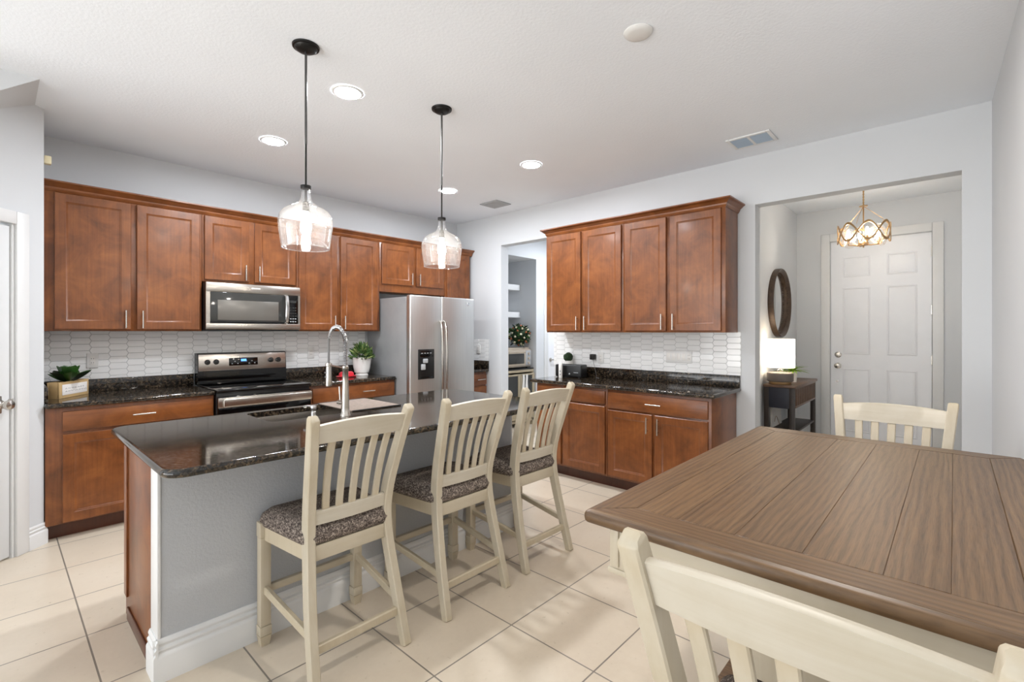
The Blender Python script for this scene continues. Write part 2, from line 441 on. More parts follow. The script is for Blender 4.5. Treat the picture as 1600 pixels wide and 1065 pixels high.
# local frame: x along the wall away from the corner, y out of the wall into the pantry
PX = Matrix(((pu.x, .694, 0, P0.x), (pu.y, -.72, 0, P0.y), (0, 0, 1, 0), (0, 0, 0, 1)))
PX = Matrix(((pu.x, -.694, 0, P0.x), (pu.y, .72, 0, P0.y), (0, 0, 1, 0), (0, 0, 0, 1)))
mb = MB(); walls(mb, 'y', 0, .09, 0, 1.05, 0, ZC, [(.19, .86, 0, 2.045)], 'wall')
struct(mb.build('wall_pantry', X=PX), 'narrow angled wall at the end of the cabinets')
mb = MB(); mb.box(.125, .225, 4.40, YA+.12, 0, ZC, 'wall'); struct(mb.build('wall_pantry_side'))
mb = MB(); mb.box(-.535, -.44, 3.72, 5.1, 0, ZC, 'wall'); struct(mb.build('wall_pantry_back'))
mb = MB(); mb.box(-3.6, -.535, 4.98, 5.1, 0, ZC, 'wall'); struct(mb.build('wall_alcove'))
mb = MB()
for a, b in ((.19-.078, .19), (.86, .938)): mb.box(a, b, -.018, 0, 0, 2.123, 'trim', .005)
mb.box(.1905, .8595, -.018, 0, 2.045, 2.123, 'trim', .005); mb.box(.19, .203, 0, .09, 0, 2.045, 'trim'); mb.box(.847, .86, 0, .09, 0, 2.045, 'trim')
struct(mb.build('trim_1', X=PX), 'white casing around the pantry door')
mb = MB(); mb.box(.206, .844, .012, .05, .012, 2.03, 'doorp', .003); d1 = struct(mb.build('door_1', X=PX), 'white pantry door')
mb = MB(); mb.box(.262, .30, .0, .012, .895, 1.0, 'nickel', .004)
mb.build('backplate', d1, X=PX)
mb = MB(); mb.lathe([(0.001, 0), (.030, .002), (.030, .008), (.013, .016), (.012, .035), (.024, .044), (.030, .058), (.026, .072), (.001, .078)], 'nickel', X=PX @ Matrix.Translation((.272, .011, .947)) @ Matrix.Rotation(PI/2, 4, 'X')); mb.build('knob', d1)
mb = MB(); mb.box(.196, .216, -.002, .012, .915, .975, 'nickel', .002); mb.build('latch_plate', d1, X=PX)
def baseprof(h=.14, t=.016): return [(0, 0), (-t, 0), (-t, h*.60), (-t*.92, h*.64), (-t*.62, h*.68), (-t*.62, h*.72), (-t*.80, h*.75), (-t*.80, h*.79), (-t*.42, h*.83), (-t*.42, h*.87), (-t*.56, h*.90), (-t*.52, h*.94), (-t*.2, h), (0, h)]
mb = MB(); mb.prism(baseprof(), 'x', -.012, .112, 'trim'); mb.prism([(x-0, z) for x, z in baseprof()], 'x', .938, 1.05, 'trim')
struct(mb.build('baseboard_pantry', X=PX))
# sloped underside of the stairs beside the pantry
mb = MB(); mb.prism([(.182, ZC), (-.9, 1.99), (-.9, ZC)], 'y', 3.872, 5.0, 'wall'); 
struct(mb.build('trim_2', loc=(0, 0, 0)), 'sloped soffit under the stairs')
# foyer behind the east wall
struct(MB().box(XB+TB, 6.9, 1.43, 1.53, 0, ZC, 'wall').build('wall_foyer_left'), 'foyer wall behind the console table')
mb = MB(); walls(mb, 'x', 6.75, .12, -.4, 1.53, 0, ZC, [(.166, 1.081, 0, 2.45)], 'wall'); struct(mb.build('wall_foyer_back'), 'foyer wall around the front door')
struct(MB().box(XB+TB, 6.87, -.5, -.4, 0, ZC, 'wall').build('wall_foyer_right'))
mb = MB()
for a, b in ((.076, .166), (1.081, 1.171)): mb.box(6.73, 6.75, a, b, 0, 2.54, 'trim', .005)
mb.box(6.73, 6.75, .1665, 1.0805, 2.45, 2.54, 'trim', .005); mb.box(6.775, 6.86, .1395, .1675, 0, 2.47, 'trim'); mb.box(6.775, 6.86, 1.0795, 1.11, 0, 2.47, 'trim'); mb.box(6.775, 6.86, .14, 1.11, 2.446, 2.47, 'trim'); mb.box(6.86, 6.9, 0, 1.25, 0, 2.5, 'trim'); struct(mb.build('trim_3'), 'white casing around the front door')
mb = MB(); mb.box(6.772, 6.815, .170, 1.077, .012, 2.445, 'doorw', .003)
DW = 1.077-.170
for (a, b, z0, z1) in ((.13, .42, 2.02, 2.26), (.58, .87, 2.02, 2.26), (.13, .42, 1.12, 1.90), (.58, .87, 1.12, 1.90), (.13, .42, .22, .96), (.58, .87, .22, .96)):
    y1, y0 = 1.077-a*DW, 1.077-b*DW
    for q, (e, dd) in enumerate(((0, .772), (.018, .780), (.034, .776))): pass
    L = []
    for e, x in ((0, 6.7715), (.014, 6.7665), (.022, 6.7715), (.045, 6.7665)):
        L.append([(x, y1-e, z0+e), (x, y0+e, z0+e), (x, y0+e, z1-e), (x, y1-e, z1-e)])
    mb.rings(L, 'doorw', cap=(False, True))
d2 = struct(mb.build('door_2', ang=.3), 'white six-panel front door')
mb = MB(); RX = Matrix.Translation((6.772, 1.004, .985)) @ Matrix.Rotation(-PI/2, 4, 'Y')
mb.lathe([(.001, 0), (.034, .001), (.034, .008), (.014, .014), (.013, .03), (.028, .04), (.033, .055), (.026, .07), (.001, .075)], 'nickel', X=RX); mb.build('knob', d2)
mb = MB(); mb.lathe([(.001, 0), (.034, .001), (.034, .012), (.026, .018), (.020, .019), (.001, .02)], 'nickel', X=Matrix.Translation((6.772, 1.004, 1.115)) @ Matrix.Rotation(-PI/2, 4, 'Y'))
mb.box(6.738, 6.752, .985, 1.023, 1.108, 1.122, 'nickel', .003); mb.build('deadbolt', d2)
mb = MB(); mb.cyl((6.772, 1.01, .80), (6.764, 1.01, .80), .012, 'nickel'); mb.build('door_viewer', d2)
for z in (.5, 1.08, 1.62, 2.24):
    mb = MB(); mb.cyl((6.745, .163, z-.055), (6.745, .163, z+.055), .008, 'nickel', 8); mb.box(6.75, 6.774, .150, .176, z-.05, z+.05, 'nickel'); mb.build('hinge', d2)
mb = MB(); mb.prism([(1.43+x, z) for x, z in baseprof()], 'x', XB+TB, 6.75, 'trim'); struct(mb.build('baseboard_foyer'))
# passage behind the kitchen, with a niche in its far wall
mb = MB(); walls(mb, 'y', 4.6, .1, XB+TB, 7.6, 0, ZC, [(4.72, 5.52, 0, 2.469), (5.79, 6.56, 0, 2.05)], 'wall'); struct(mb.build('wall_passage'), 'white passage wall with a storage niche')
struct(MB().box(5.52, 5.62, 4.7, 5.32, 0, 2.6, 'wall').build('wall_niche_side'), 'grey side of the storage niche')
struct(MB().box(4.72, 5.52, 5.22, 5.32, 0, 2.6, 'wall').build('wall_niche_back')); struct(MB().box(4.62, 4.72, 4.7, 5.32, 0, 2.6, 'wall').build('wall_niche_end'))
struct(MB().box(4.72, 5.52, 4.7, 5.22, 2.469, 2.6, 'wall').build('ceiling_niche'))
struct(MB().box(7.5, 7.6, 2.5, 4.7, 0, ZC, 'wall').build('wall_passage_end'))
struct(MB().box(XB+TB, 7.6, 2.5, 2.6, 0, ZC, 'wall').build('wall_passage_right'))
mb = MB()
for a, b in ((5.70, 5.79), (6.56, 6.65)): mb.box(a, b, 4.582, 4.6, 0, 2.14, 'trim', .005)
mb.box(5.7905, 6.5595, 4.582, 4.6, 2.05, 2.14, 'trim', .005); struct(mb.build('trim_4'))
d3 = struct(MB().box(5.795, 6.555, 4.612, 4.65, .012, 2.045, 'doorw', .003).build('door_3'), 'white passage door')
mb = MB(); mb.lathe([(.001, 0), (.03, .001), (.03, .009), (.012, .014), (.012, .045), (.001, .046)], 'nickel', X=Matrix.Translation((5.875, 4.612, .95)) @ Matrix.Rotation(PI/2, 4, 'X'))
mb.box(5.862, 5.985, 4.560, 4.574, .941, .960, 'nickel', .005); mb.build('lever_handle', d3)
for i, z in enumerate((1.60, 2.02)):
    tag(MB().box(4.72, 5.52, 4.92, 5.22, z, z+.085, 'trim', .004).build('niche_shelf', loc=(5.12, 5.07, z)), ['thick white shelf in the niche, the one just above the leafy ball', 'thick white shelf near the top of the niche'][i], 'shelf', 'niche shelves')

# ------------------------------------------------------------------ picket backsplash
def picket_sheet(a0, a1, z0, z1, seedpos=0):
    """elongated hexagon tiles in the u-z plane facing -v, v=0 is the wall face"""
    p, h, t = .1143, .0505, .013
    mbk = MB(); b = bmesh.new(); g = .0012
    c0 = int((a0)/p)-1
    for c in range(c0, int(a1/p)+2):
        for r in range(int(z0/h)-1, int(z1/h)+2):
            u = c*p; z = r*h+(h/2 if c % 2 else 0)
            pts = [(u-p/2-t/2+g, z), (u-p/2+t/2+g*.4, z-h/2+g), (u+p/2-t/2-g*.4, z-h/2+g), (u+p/2+t/2-g, z), (u+p/2-t/2-g*.4, z+h/2-g), (u-p/2+t/2+g*.4, z+h/2-g)]
            ta, tb = random.gauss(0, .006), random.gauss(0, .010)
            f = [b.verts.new((x, -.0085+(x-u)*ta+(zz-z)*tb, zz)) for x, zz in pts]
            cx, cz = u, z; s1 = [b.verts.new((cx+(x-cx)*1.0, -.004, cz+(zz-cz)*1.0)) for x, zz in pts]
            for v in f: v.co.x = cx+(v.co.x-cx)*.975; v.co.z = cz+(v.co.z-cz)*.93
            b.faces.new(f); [b.faces.new((s1[k], s1[(k+1) % 6], f[(k+1) % 6], f[k])) for k in range(6)]
    for co, no in (((a0, 0, 0), (-1, 0, 0)), ((a1, 0, 0), (1, 0, 0)), ((0, 0, z0), (0, 0, -1)), ((0, 0, z1), (0, 0, 1))):
        bmesh.ops.bisect_plane(b, geom=b.verts[:]+b.edges[:]+b.faces[:], plane_co=co, plane_no=no, clear_outer=True)
    bmesh.ops.recalc_face_normals(b, faces=b.faces[:])
    mbk.bm(b, 'pickets'); mbk.box(a0, a1, -.005, 0, z0, z1, 'grout'); return mbk
AX = Matrix.Translation((0, YA, 0)); BX = Matrix.Translation((XB, 0, 0)) @ Matrix(((0, 1, 0, 0), (-1, 0, 0, 0), (0, 0, 1, 0), (0, 0, 0, 1)))
struct(picket_sheet(.227, 2.885, 1.016, 1.39).build('trim_backsplash_north', X=AX, ang=.25), 'white picket tile backsplash')
struct(picket_sheet(-3.293, -1.315, 1.016, 1.385).build('trim_backsplash_east', X=BX, ang=.25), 'glossy white picket tile backsplash')
struct(picket_sheet(-YA+.001, -4.335, 1.016, 1.29).build('trim_backsplash_corner', X=BX, ang=.25), 'tile backsplash in the corner by the refrigerator')

# ------------------------------------------------------------------ cabinets (local u, v, z: front faces -v)
def door_mesh(u0, u1, z0, z1, v, th=.02, fr=.058):
    mb = MB(); L = []
    for e, d in ((0, th), (0, .003), (.003, 0), (fr, 0), (fr+.004, .004), (fr+.011, .0065), (fr+.013, .009)):
        L.append([(u0+e, v+d, z0+e), (u1-e, v+d, z0+e), (u1-e, v+d, z1-e), (u0+e, v+d, z1-e)])
    mb.rings(L, 'cherry'); return mb
def pull(parent, X, u, z, v, L=.135, vert=True):
    mb = MB(); r = .0055
    if vert:
        mb.cyl((u, v-.03, z), (u, v-.03, z+L), r, 'nickel', 12)
        for q in (z+.022, z+L-.022): mb.cyl((u, v, q), (u, v-.03, q), .0045, 'nickel', 8)
    else:
        mb.cyl((u-L/2, v-.03, z), (u+L/2, v-.03, z), r, 'nickel', 12)
        for q in (u-L/2+.022, u+L/2-.022): mb.cyl((q, v, z), (q, v-.03, z), .0045, 'nickel', 8)
    return mb.build('handle', parent, X=X)
def cab(name, label, cat, X, u0, u1, vf, vb, z0, z1, doors=(), drawers=(), toe=False, group=None):
    """face frame front at vf; doors (u0,u1,z0,z1,handle) with handle (u,z) or None; drawers the same"""
    root = thing(name, label, cat, X @ Vector(((u0+u1)/2, (vf+vb)/2, z0)), group)
    g = .0008
    mb = MB(); zb = z0+(.105 if toe else 0)
    mb.box(u0+g, u1-g, vf, vb, zb, z1, 'cherry', .002)
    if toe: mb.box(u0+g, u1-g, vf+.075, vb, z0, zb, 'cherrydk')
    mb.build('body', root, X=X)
    for d in doors:
        p = door_mesh(*d[:4], vf-.0205).build('door', root, X=X)
        if d[4]: pull(p, X, d[4][0], d[4][1], vf-.0205)
    for d in drawers:
        mbd = MB().box(d[0], d[1], vf-.0205, vf-.0005, d[2], d[3], 'cherry', .004, grain='x')
        p = mbd.build('drawer', root, X=X)
        if d[4]: pull(p, X, d[4][0], d[4][1], vf-.0205, vert=False)
    return root
I4 = Matrix.Identity(4)
BR = Matrix(((0, 1, 0, 0), (-1, 0, 0, 0), (0, 0, 1, 0), (0, 0, 0, 1)))     # u=-y, v=x
UF = 4.65; UB = 4.945; DT = 2.366
gu = 'wall cabinets along the long run'; gb = 'wall cabinets on the short run'
cab('upper_cabinet', 'tall two-door wall cabinet above the succulent box, next to the microwave', 'cabinet', I4, .227, 1.19, UF, YA-.022, 1.39, 2.371,
    [(.291, .717, 1.402, DT, (.683, 1.412)), (.752, 1.172, 1.402, DT, (.786, 1.412))], group=gu)
cab('upper_cabinet', 'short two-door wall cabinet directly over the microwave', 'cabinet', I4, 1.19, 1.98, UF, YA-.022, 1.81, 2.371,
    [(1.207, 1.552, 1.828, DT, (1.52, 1.838)), (1.600, 1.964, 1.828, DT, (1.632, 1.838))], group=gu)
cab('upper_cabinet', 'tall two-door wall cabinet between the microwave and the refrigerator', 'cabinet', I4, 1.98, 2.885, UF, YA-.022, 1.39, 2.371,
    [(1.997, 2.385, 1.402, DT, (2.352, 1.412)), (2.426, 2.852, 1.402, DT, (2.460, 1.412))], group=gu)
cab('upper_cabinet', 'short two-door wall cabinet directly above the refrigerator', 'cabinet', I4, 2.885, 3.80, UF, YA-.022, 1.83, 2.371,
    [(2.908, 3.325, 1.915, DT, (3.292, 1.925)), (3.368, 3.765, 1.915, DT, (3.402, 1.925))], group=gu)
cab('upper_cabinet', 'narrow single-door wall cabinet in the corner beyond the refrigerator', 'cabinet', I4, 3.801, 4.225, UF, YA-.022, 1.39, 2.371,
    [(3.835, 4.195, 1.402, DT, None)], group=gu)
def crownprof(v, z, d=.055, h=.062):
    return [(v+.05, z-.01), (v, z-.01), (v-.006, z+.002), (v-.012, z+.012), (v-.012, z+.02), (v-.026, z+.03), (v-.040, z+.043), (v-.046, z+.046), (v-.052, z+.050), (v-.052, z+.060), (v+.05, z+.060)]
mb = MB(); mb.prism(crownprof(UF, 2.382, h=.05), 'x', .228, 4.262, 'cherry', 'x')
tag(mb.build('crown_molding', loc=(2.2, UF, 2.38)), 'dark cherry crown molding along the top of the long cabinet run', 'molding')
VF = 3.955
cab('upper_cabinet', 'two-door wall cabinet on the short run, next to the passage opening', 'cabinet', BR, -3.151, -2.245, VF, XB-.022, 1.378, 2.381,
    [(-3.140, -2.712, 1.392, 2.374, (-2.745, 1.402)), (-2.685, -2.262, 1.392, 2.374, (-2.652, 1.402))], group=gb)
cab('upper_cabinet', 'two-door wall cabinet on the short run, its bare side facing the foyer opening', 'cabinet', BR, -2.245, -1.335, VF, XB-.022, 1.378, 2.381,
    [(-2.225, -1.826, 1.392, 2.374, (-1.858, 1.402)), (-1.790, -1.365, 1.392, 2.374, (-1.756, 1.402))], group=gb)
mb = MB()
loops = []
for v, z in crownprof(0, 2.392)[1:]+[(.05, 2.392-.01)]:
    e = -v
    loops.append([(VF-e if e > -.04 else VF+.05, 3.151+max(e, -.05), z), (VF-e if e > -.04 else VF+.05, 1.335-max(e, -.05), z), (XB-.001, 1.335-max(e, -.05), z), (XB-.001, 3.151+max(e, -.05), z)])
mb.rings(loops[:-1], 'cherry', 'y')
tag(mb.build('crown_molding', loc=(4.1, 2.24, 2.39)), 'stepped cherry crown molding around the top of the short cabinet run', 'molding')
BF = 4.365
cab('base_cabinet', 'cherry base cabinet below the succulent box, wide drawer over doors', 'cabinet', I4, .229, 1.20, BF, YA-.024, 0, .879,
    [(.312, .735, .115, .70, None), (.765, 1.188, .115, .70, None)], [(.312, 1.188, .722, .852, (.745, .79))], True, 'base cabinets along the long run')
cab('base_cabinet', 'cherry base cabinet between the range and the refrigerator', 'cabinet', I4, 1.972, 2.888, BF, YA-.024, 0, .879,
    [(1.99, 2.415, .115, .70, (2.382, .555)), (2.445, 2.875, .115, .70, None)], [(2.0, 2.878, .722, .856, (2.56, .79))], True, 'base cabinets along the long run')
cab('base_cabinet', 'narrow cherry base cabinet in the corner beyond the refrigerator', 'cabinet', I4, 3.82, 4.24, BF, YA-.024, 0, .879,
    [(3.84, 4.235, .115, .70, None)], [(3.84, 4.235, .722, .852, (4.12, .79))], True, 'base cabinets along the long run')
CF = 3.685
cab('base_cabinet', 'short-run base cabinet next to the foyer, nickel-handled drawer over two doors', 'cabinet', BR, -2.250, -1.345, CF, XB-.024, 0, .879,
    [(-2.237, -1.822, .125, .70, (-1.858, .545)), (-1.796, -1.368, .125, .70, (-1.762, .545))], [(-2.237, -1.368, .716, .856, (-1.80, .786))], True, 'base cabinets on the short run')
cab('base_cabinet', 'short-run base cabinet with one plain drawer and one door behind the stools', 'cabinet', BR, -2.735, -2.250, CF, XB-.024, 0, .879,
    [(-2.722, -2.268, .125, .722, None)], [(-2.722, -2.268, .742, .858, None)], True, 'base cabinets on the short run')
cab('base_cabinet', 'narrow short-run base cabinet at the end by the passage opening', 'cabinet', BR, -3.06, -2.735, CF, XB-.024, 0, .879,
    [(-3.045, -2.752, .125, .722, None)], [(-3.045, -2.752, .742, .858, None)], True, 'base cabinets on the short run')
# stone worktops with a low upstand
def counter(label, x0, x1, y0, y1, up):
    root = thing('granite_countertop', label, 'countertop', ((x0+x1)/2, (y0+y1)/2, .88), 'dark granite worktops')
    mb = MB(); slab(mb, x0, x1, y0, y1, .88, .914, 'granite', .012); mb.build('slab', root)
    for u in up: MB().box(*u, .914, 1.015, 'granite', .003).build('upstand', root)
counter('dark granite countertop under the succulent box', .227, 1.203, 4.33, 4.958, [(.247, 1.203, 4.938, 4.958), (.227, .2465, 4.40, 4.958)])
counter('dark granite countertop under the white planter', 1.97, 2.8935, 4.33, 4.958, [(1.97, 2.888, 4.938, 4.958)])
counter('small piece of granite countertop in the corner beyond the refrigerator', 3.815, 4.268, 4.33, 4.958, [(3.815, 4.248, 4.938, 4.958), (4.248, 4.268, 4.335, 4.958)])
counter('long granite countertop on the short run, with the black toaster', 3.645, 4.268, 1.312, 3.13, [(4.248, 4.268, 1.32, 3.12)])

# ------------------------------------------------------------------ island
root = thing('kitchen_island', 'kitchen island with grey knee wall, cherry end panel and overhanging granite top', 'island', (1.48, 2.6, 0))
mb = MB(); mb.box(.452, 2.50, 2.32, 2.43, 0, .879, 'knee'); mb.build('knee_wall', root)
for x, xo in ((.440, .432), (2.50, 2.503)):
    mb = MB(); mb.box(x, x+.012, 2.316, 2.43, .0, .879, 'trim', .002); mb.box(xo, xo+.02, 2.30, 2.44, .84, .8795, 'trim', .004); mb.build('end_trim', root)
mb = MB(); mb.prism([(2.32+a, z) for a, z in baseprof(.165, .026)], 'x', .4255, 2.528, 'trim')
mb.prism([(.440+a, z) for a, z in baseprof(.165, .016)], 'y', 2.2942, 2.432, 'trim'); mb.build('baseboard', root)
mb = MB(); mb.box(.450, .95, 2.432, 3.0, .10, .879, 'cherry', .002); mb.box(1.65, 2.50, 2.432, 3.0, .10, .879, 'cherry', .002); mb.box(.95, 1.65, 2.432, 3.0, .10, .62, 'cherry', .002); mb.box(.95, 1.65, 2.9985, 3.0, .62, .879, 'cherry'); mb.box(.95, 1.65, 2.432, 2.46, .62, .879, 'cherry')
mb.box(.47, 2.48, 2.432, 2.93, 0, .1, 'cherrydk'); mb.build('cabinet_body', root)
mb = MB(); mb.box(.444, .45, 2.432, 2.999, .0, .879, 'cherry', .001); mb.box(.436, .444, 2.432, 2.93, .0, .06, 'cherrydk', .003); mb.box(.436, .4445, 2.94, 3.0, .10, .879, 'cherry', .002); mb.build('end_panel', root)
for k in range(4):
    door_mesh(0, .49, .125, .85, 0).build('door', root, X=Matrix.Translation((2.49-k*.51, 3.02, 0)) @ Matrix.Rotation(PI, 4, 'Z'))
mb = MB(); slab(mb, .385, 2.575, 1.925, 3.055, .885, .916, 'granite', .07, hole=(.975, 1.610, 2.595, 2.985, .05)); mb.build('granite_top', root)
SK = thing('sink', 'undermount stainless sink set in the island top', 'sink', (1.29, 2.79, .70))
mb = MB()
o = [rrect(.975-e, 1.610+e, 2.595-e, 2.985+e, .05, z) for e, z in ((.012, .8845), (-.001, .8845), (-.004, .86), (-.010, .72), (-.03, .70), (-.28, .695))]
o[-1] = rrect(1.27, 1.31, 2.75, 2.79, .015, .695); mb.rings(o, 'steel', cap=(False, True)); mb.build('basin', SK)
mb = MB(); mb.lathe([(.001, .003), (.03, .003), (.042, .001), (.042, 0)], 'chrome', (1.29, 2.77, .696)); mb.build('drain', SK)
# faucet
FX, FY = 1.335, 2.500
root = thing('kitchen_faucet', 'tall spring-neck pull-down faucet behind the sink on the island', 'faucet', (FX, FY, .916))
mb = MB(); mb.lathe([(.001, .916), (.030, .916), (.030, .922), (.024, .932), (.022, .96), (.017, 1.10), (.0165, 1.17), (.018, 1.172), (.018, 1.192), (.012, 1.196), (.001, 1.196)], 'nickel', (FX, FY, 0), 24); mb.build('body', root)
pts = [(FX, FY, 1.19), (FX, FY, 1.30)]
for k in range(17):
    a = PI*k/16; pts.append((FX, FY+.098-.098*math.cos(a), 1.315+.098*math.sin(a)))
pts += [(FX, FY+.196, 1.25), (FX, FY+.196, 1.19)]
mb = MB(); mb.tube(pts, .0065, 'cable', 8); mb.build('hose', root)
hel = []; P = [Vector(p) for p in pts]; cum = [0]
for a, b in zip(P, P[1:]): cum.append(cum[-1]+(b-a).length)
turns = 46; ns = turns*8; Ls = .40
for k in range(ns+1):
    s_ = Ls*k/ns; i = max(j for j in range(len(cum)-1) if cum[j] <= s_+1e-9); t = (s_-cum[i])/(cum[i+1]-cum[i]); q = P[i].lerp(P[i+1], t); d = (P[i+1]-P[i]).normalized()
    sx = Vector((1, 0, 0)); nn = d.cross(sx); a = 2*PI*turns*k/ns; hel.append(q+(sx*math.cos(a)+nn*math.sin(a))*.0098)
mb = MB(); mb.tube(hel, .0024, 'chrome', 6); mb.build('spring', root)
mb = MB(); mb.lathe([(.001, 1.065), (.017, 1.066), (.018, 1.075), (.0165, 1.13), (.015, 1.18), (.019, 1.184), (.019, 1.198), (.009, 1.204), (.001, 1.204)], 'nickel', (FX, FY+.196, 0), 20)
for z in (1.12, 1.145): mb.cyl((FX-.016, FY+.196, z), (FX-.022, FY+.20, z), .005, 'cable', 8)
mb.build('spray_head', root)
mb = MB(); mb.tube([(FX, FY+.016, 1.182), (FX, FY+.10, 1.186), (FX, FY+.178, 1.19)], .005, 'nickel', 8); mb.build('holder_arm', root)
mb = MB(); mb.cyl((FX, FY+.012, .985), (FX-.005, FY+.062, .985), .016, 'nickel', 16); mb.cyl((FX-.004, FY+.05, .99), (FX-.006, FY+.056, 1.075), .0048, 'nickel', 10); mb.build('lever', root)
root = thing('soap_dispenser', 'small chrome soap pump on the island in front of the sink', 'soap dispenser', (1.165, 2.525, .916))
mb = MB(); mb.lathe([(.001, .916), (.022, .916), (.022, .921), (.014, .925), (.013, .955), (.010, .958), (.010, .965), (.001, .965)], 'chrome', (1.165, 2.525, 0), 20); mb.build('collar', root)
mb = MB(); mb.lathe([(.001, .963), (.012, .963), (.014, .97), (.016, .985), (.012, .992), (.001, .992)], 'chrome', (1.165, 2.525, 0), 20); mb.tube([(1.165, 2.525, .985), (1.15, 2.56, .986), (1.14, 2.585, .978)], .006, 'chrome', 8); mb.build('pump_head', root)
root = thing('drying_mat', 'taupe ribbed drying mat beside the faucet, over the sink edge', 'mat', (1.59, 2.8, .917))
mb = MB()
n = 44
for k in range(n):
    x = 1.425+.33*(k+.5)/n; mb.box(x-.0036, x+.0036, 2.59, 3.01, .9175, .9235, 'mat', .0025, 1, 'y')
mb.box(1.425, 1.755, 2.592, 3.008, .917, .919, 'mat'); mb.build('ribs', root)
for y in (2.578, 3.012):
    mb = MB()
    for k in range(n): x = 1.425+.33*(k+.5)/n; mb.box(x-.0039, x+.0039, y-.004, y+.012, .917, .9245, 'matedge', .002, 1)
    mb.build('fringed_edge', root)

# ------------------------------------------------------------------ refrigerator
root = thing('refrigerator', 'stainless side-by-side refrigerator with black ice dispenser', 'refrigerator', (3.35, 4.5, 0))
FRX0, FRX1, FRY, FRZ = 2.901, 3.798, 4.10, 1.765
mb = MB(); mb.box(FRX0+.004, FRX1-.004, FRY+.075, 4.93, .03, FRZ-.015, 'fridgeside', .006); mb.box(FRX0+.02, FRX1-.02, FRY+.1, 4.9, 0, .04, 'black'); mb.build('body', root)
dl = MB().box(FRX0, 3.308, FRY, FRY+.068, .06, FRZ, 'fridge', .012, 3).build('door', root); dr = MB().box(3.314, FRX1, FRY, FRY+.068, .06, FRZ, 'fridge', .012, 3).build('door', root)
for d, x in ((dl, 3.283), (dr, 3.340)):
    P_ = [(x, FRY-.004, 1.50), (x, FRY-.035, 1.485), (x, FRY-.052, 1.40), (x, FRY-.060, 1.2), (x, FRY-.060, .9), (x, FRY-.052, .66), (x, FRY-.035, .575), (x, FRY-.004, .56)]
    MB().sweep(P_, .028, .02, 'nickel', ch=.006).build('handle', d)
mb = MB(); mb.box(3.0, 3.21, FRY-.006, FRY+.004, .885, 1.20, 'black', .008); ds = mb.build('ice_dispenser', dl)
mb = MB(); mb.box(3.02, 3.19, FRY-.008, FRY-.005, 1.12, 1.18, 'blackglass', .002); 
for k in range(4): mb.box(3.035+k*.038, 3.055+k*.038, FRY-.0095, FRY-.0075, 1.155, 1.163, 'ventgrey')
mb.build('control_panel', ds)
mb = MB(); mb.box(3.055, 3.115, FRY-.022, FRY-.006, 1.055, 1.10, 'ventgrey', .006); mb.box(3.03, 3.085, FRY-.02, FRY-.006, .985, 1.045, 'ventgrey', .006); mb.build('paddle', ds)
mb = MB(); mb.box(3.03, 3.18, FRY-.020, FRY-.005, .895, .91, 'blackglass', .003); mb.build('drip_tray', ds)
mb = MB(); mb.lathe([(.001, .003), (.016, .003), (.018, 0)], 'chrome', X=Matrix.Translation((3.70, FRY, 1.70)) @ Matrix.Rotation(PI/2, 4, 'X')); mb.build('badge', dr)

# ------------------------------------------------------------------ range
root = thing('kitchen_range', 'freestanding electric range with black glass top and steel control panel', 'range', (1.585, 4.6, 0))
RX0, RX1 = 1.209, 1.962
MB().box(RX0, RX1, 4.33, 4.94, .02, .895, 'black', .004).build('body', root)
mb = MB(); mb.box(RX0-.002, RX1+.002, 4.305, 4.86, .895, .917, 'blackglass', .005); ct = mb.build('cooktop', root)
mb = MB()
for x in (RX0+.004, RX1-.012): mb.box(x, x+.008, 4.318, 4.85, .9165, .919, 'nickel')
mb.box(RX0+.004, RX1-.004, 4.845, 4.853, .9165, .919, 'nickel'); mb.build('edge_strip', ct)
mb = MB(); mb.prism([(4.845, .917), (4.94, .917), (4.94, 1.195), (4.875, 1.195), (4.858, 1.185), (4.845, 1.03)], 'x', RX0, RX1, 'blackglass'); bp = mb.build('backguard', root)
PXr = Matrix(((1, 0, 0, 0), (0, 1, .083, 4.845-.083*1.03-.0005), (0, 0, 1, 0), (0, 0, 0, 1)))
mb = MB(); mb.box(RX0+.006, RX1-.006, -.004, .004, 1.035, 1.184, 'steel', .003, grain='x'); cp = mb.build('control_panel', root, X=PXr)
mb = MB(); mb.box(1.455, 1.70, -.007, -.002, 1.075, 1.145, 'blackglass', .002)
for k in range(9):
    if k not in (3, 4): mb.box(1.475+k*.024, 1.485+k*.024, -.0078, -.0068, 1.09+(k % 2)*.02, 1.097+(k % 2)*.02, 'ventgrey')
cl = mb.build('clock_panel', cp, X=PXr)
MB().box(1.555, 1.60, -.0078, -.0068, 1.112, 1.134, 'display').build('lit_digits', cp, X=PXr)
for x in (1.283, 1.352, 1.818, 1.888):
    mb = MB(); mb.lathe([(.023, 0), (.023, .006), (.017, .010), (.015, .026), (.001, .028)], 'black', X=PXr @ Matrix.Translation((x, -.004, 1.115)) @ Matrix.Rotation(PI/2, 4, 'X'), seg=20)
    mb.box(x-.004, x+.004, -.036, -.03, 1.10, 1.13, 'black', .002, X=PXr); mb.build('knob', root)
mb = MB(); mb.box(RX0+.002, RX1-.002, 4.292, 4.33, .20, .865, 'blackglass', .006); od = mb.build('oven_door', root)
mb = MB(); mb.box(RX0+.002, RX1-.002, 4.286, 4.30, .775, .855, 'steel', .004, grain='x'); mb.box(RX0+.03, RX1-.012, 4.248, 4.264, .785, .848, 'steel', .006, 3, 'x')
for x in (RX0+.045, RX1-.03): mb.box(x-.012, x+.012, 4.262, 4.29, .79, .84, 'steel', .003)
mb.build('handle', od)
mb = MB(); mb.box(RX0+.004, RX1-.004, 4.30, 4.33, .04, .19, 'steel', .005); mb.build('drawer', root)

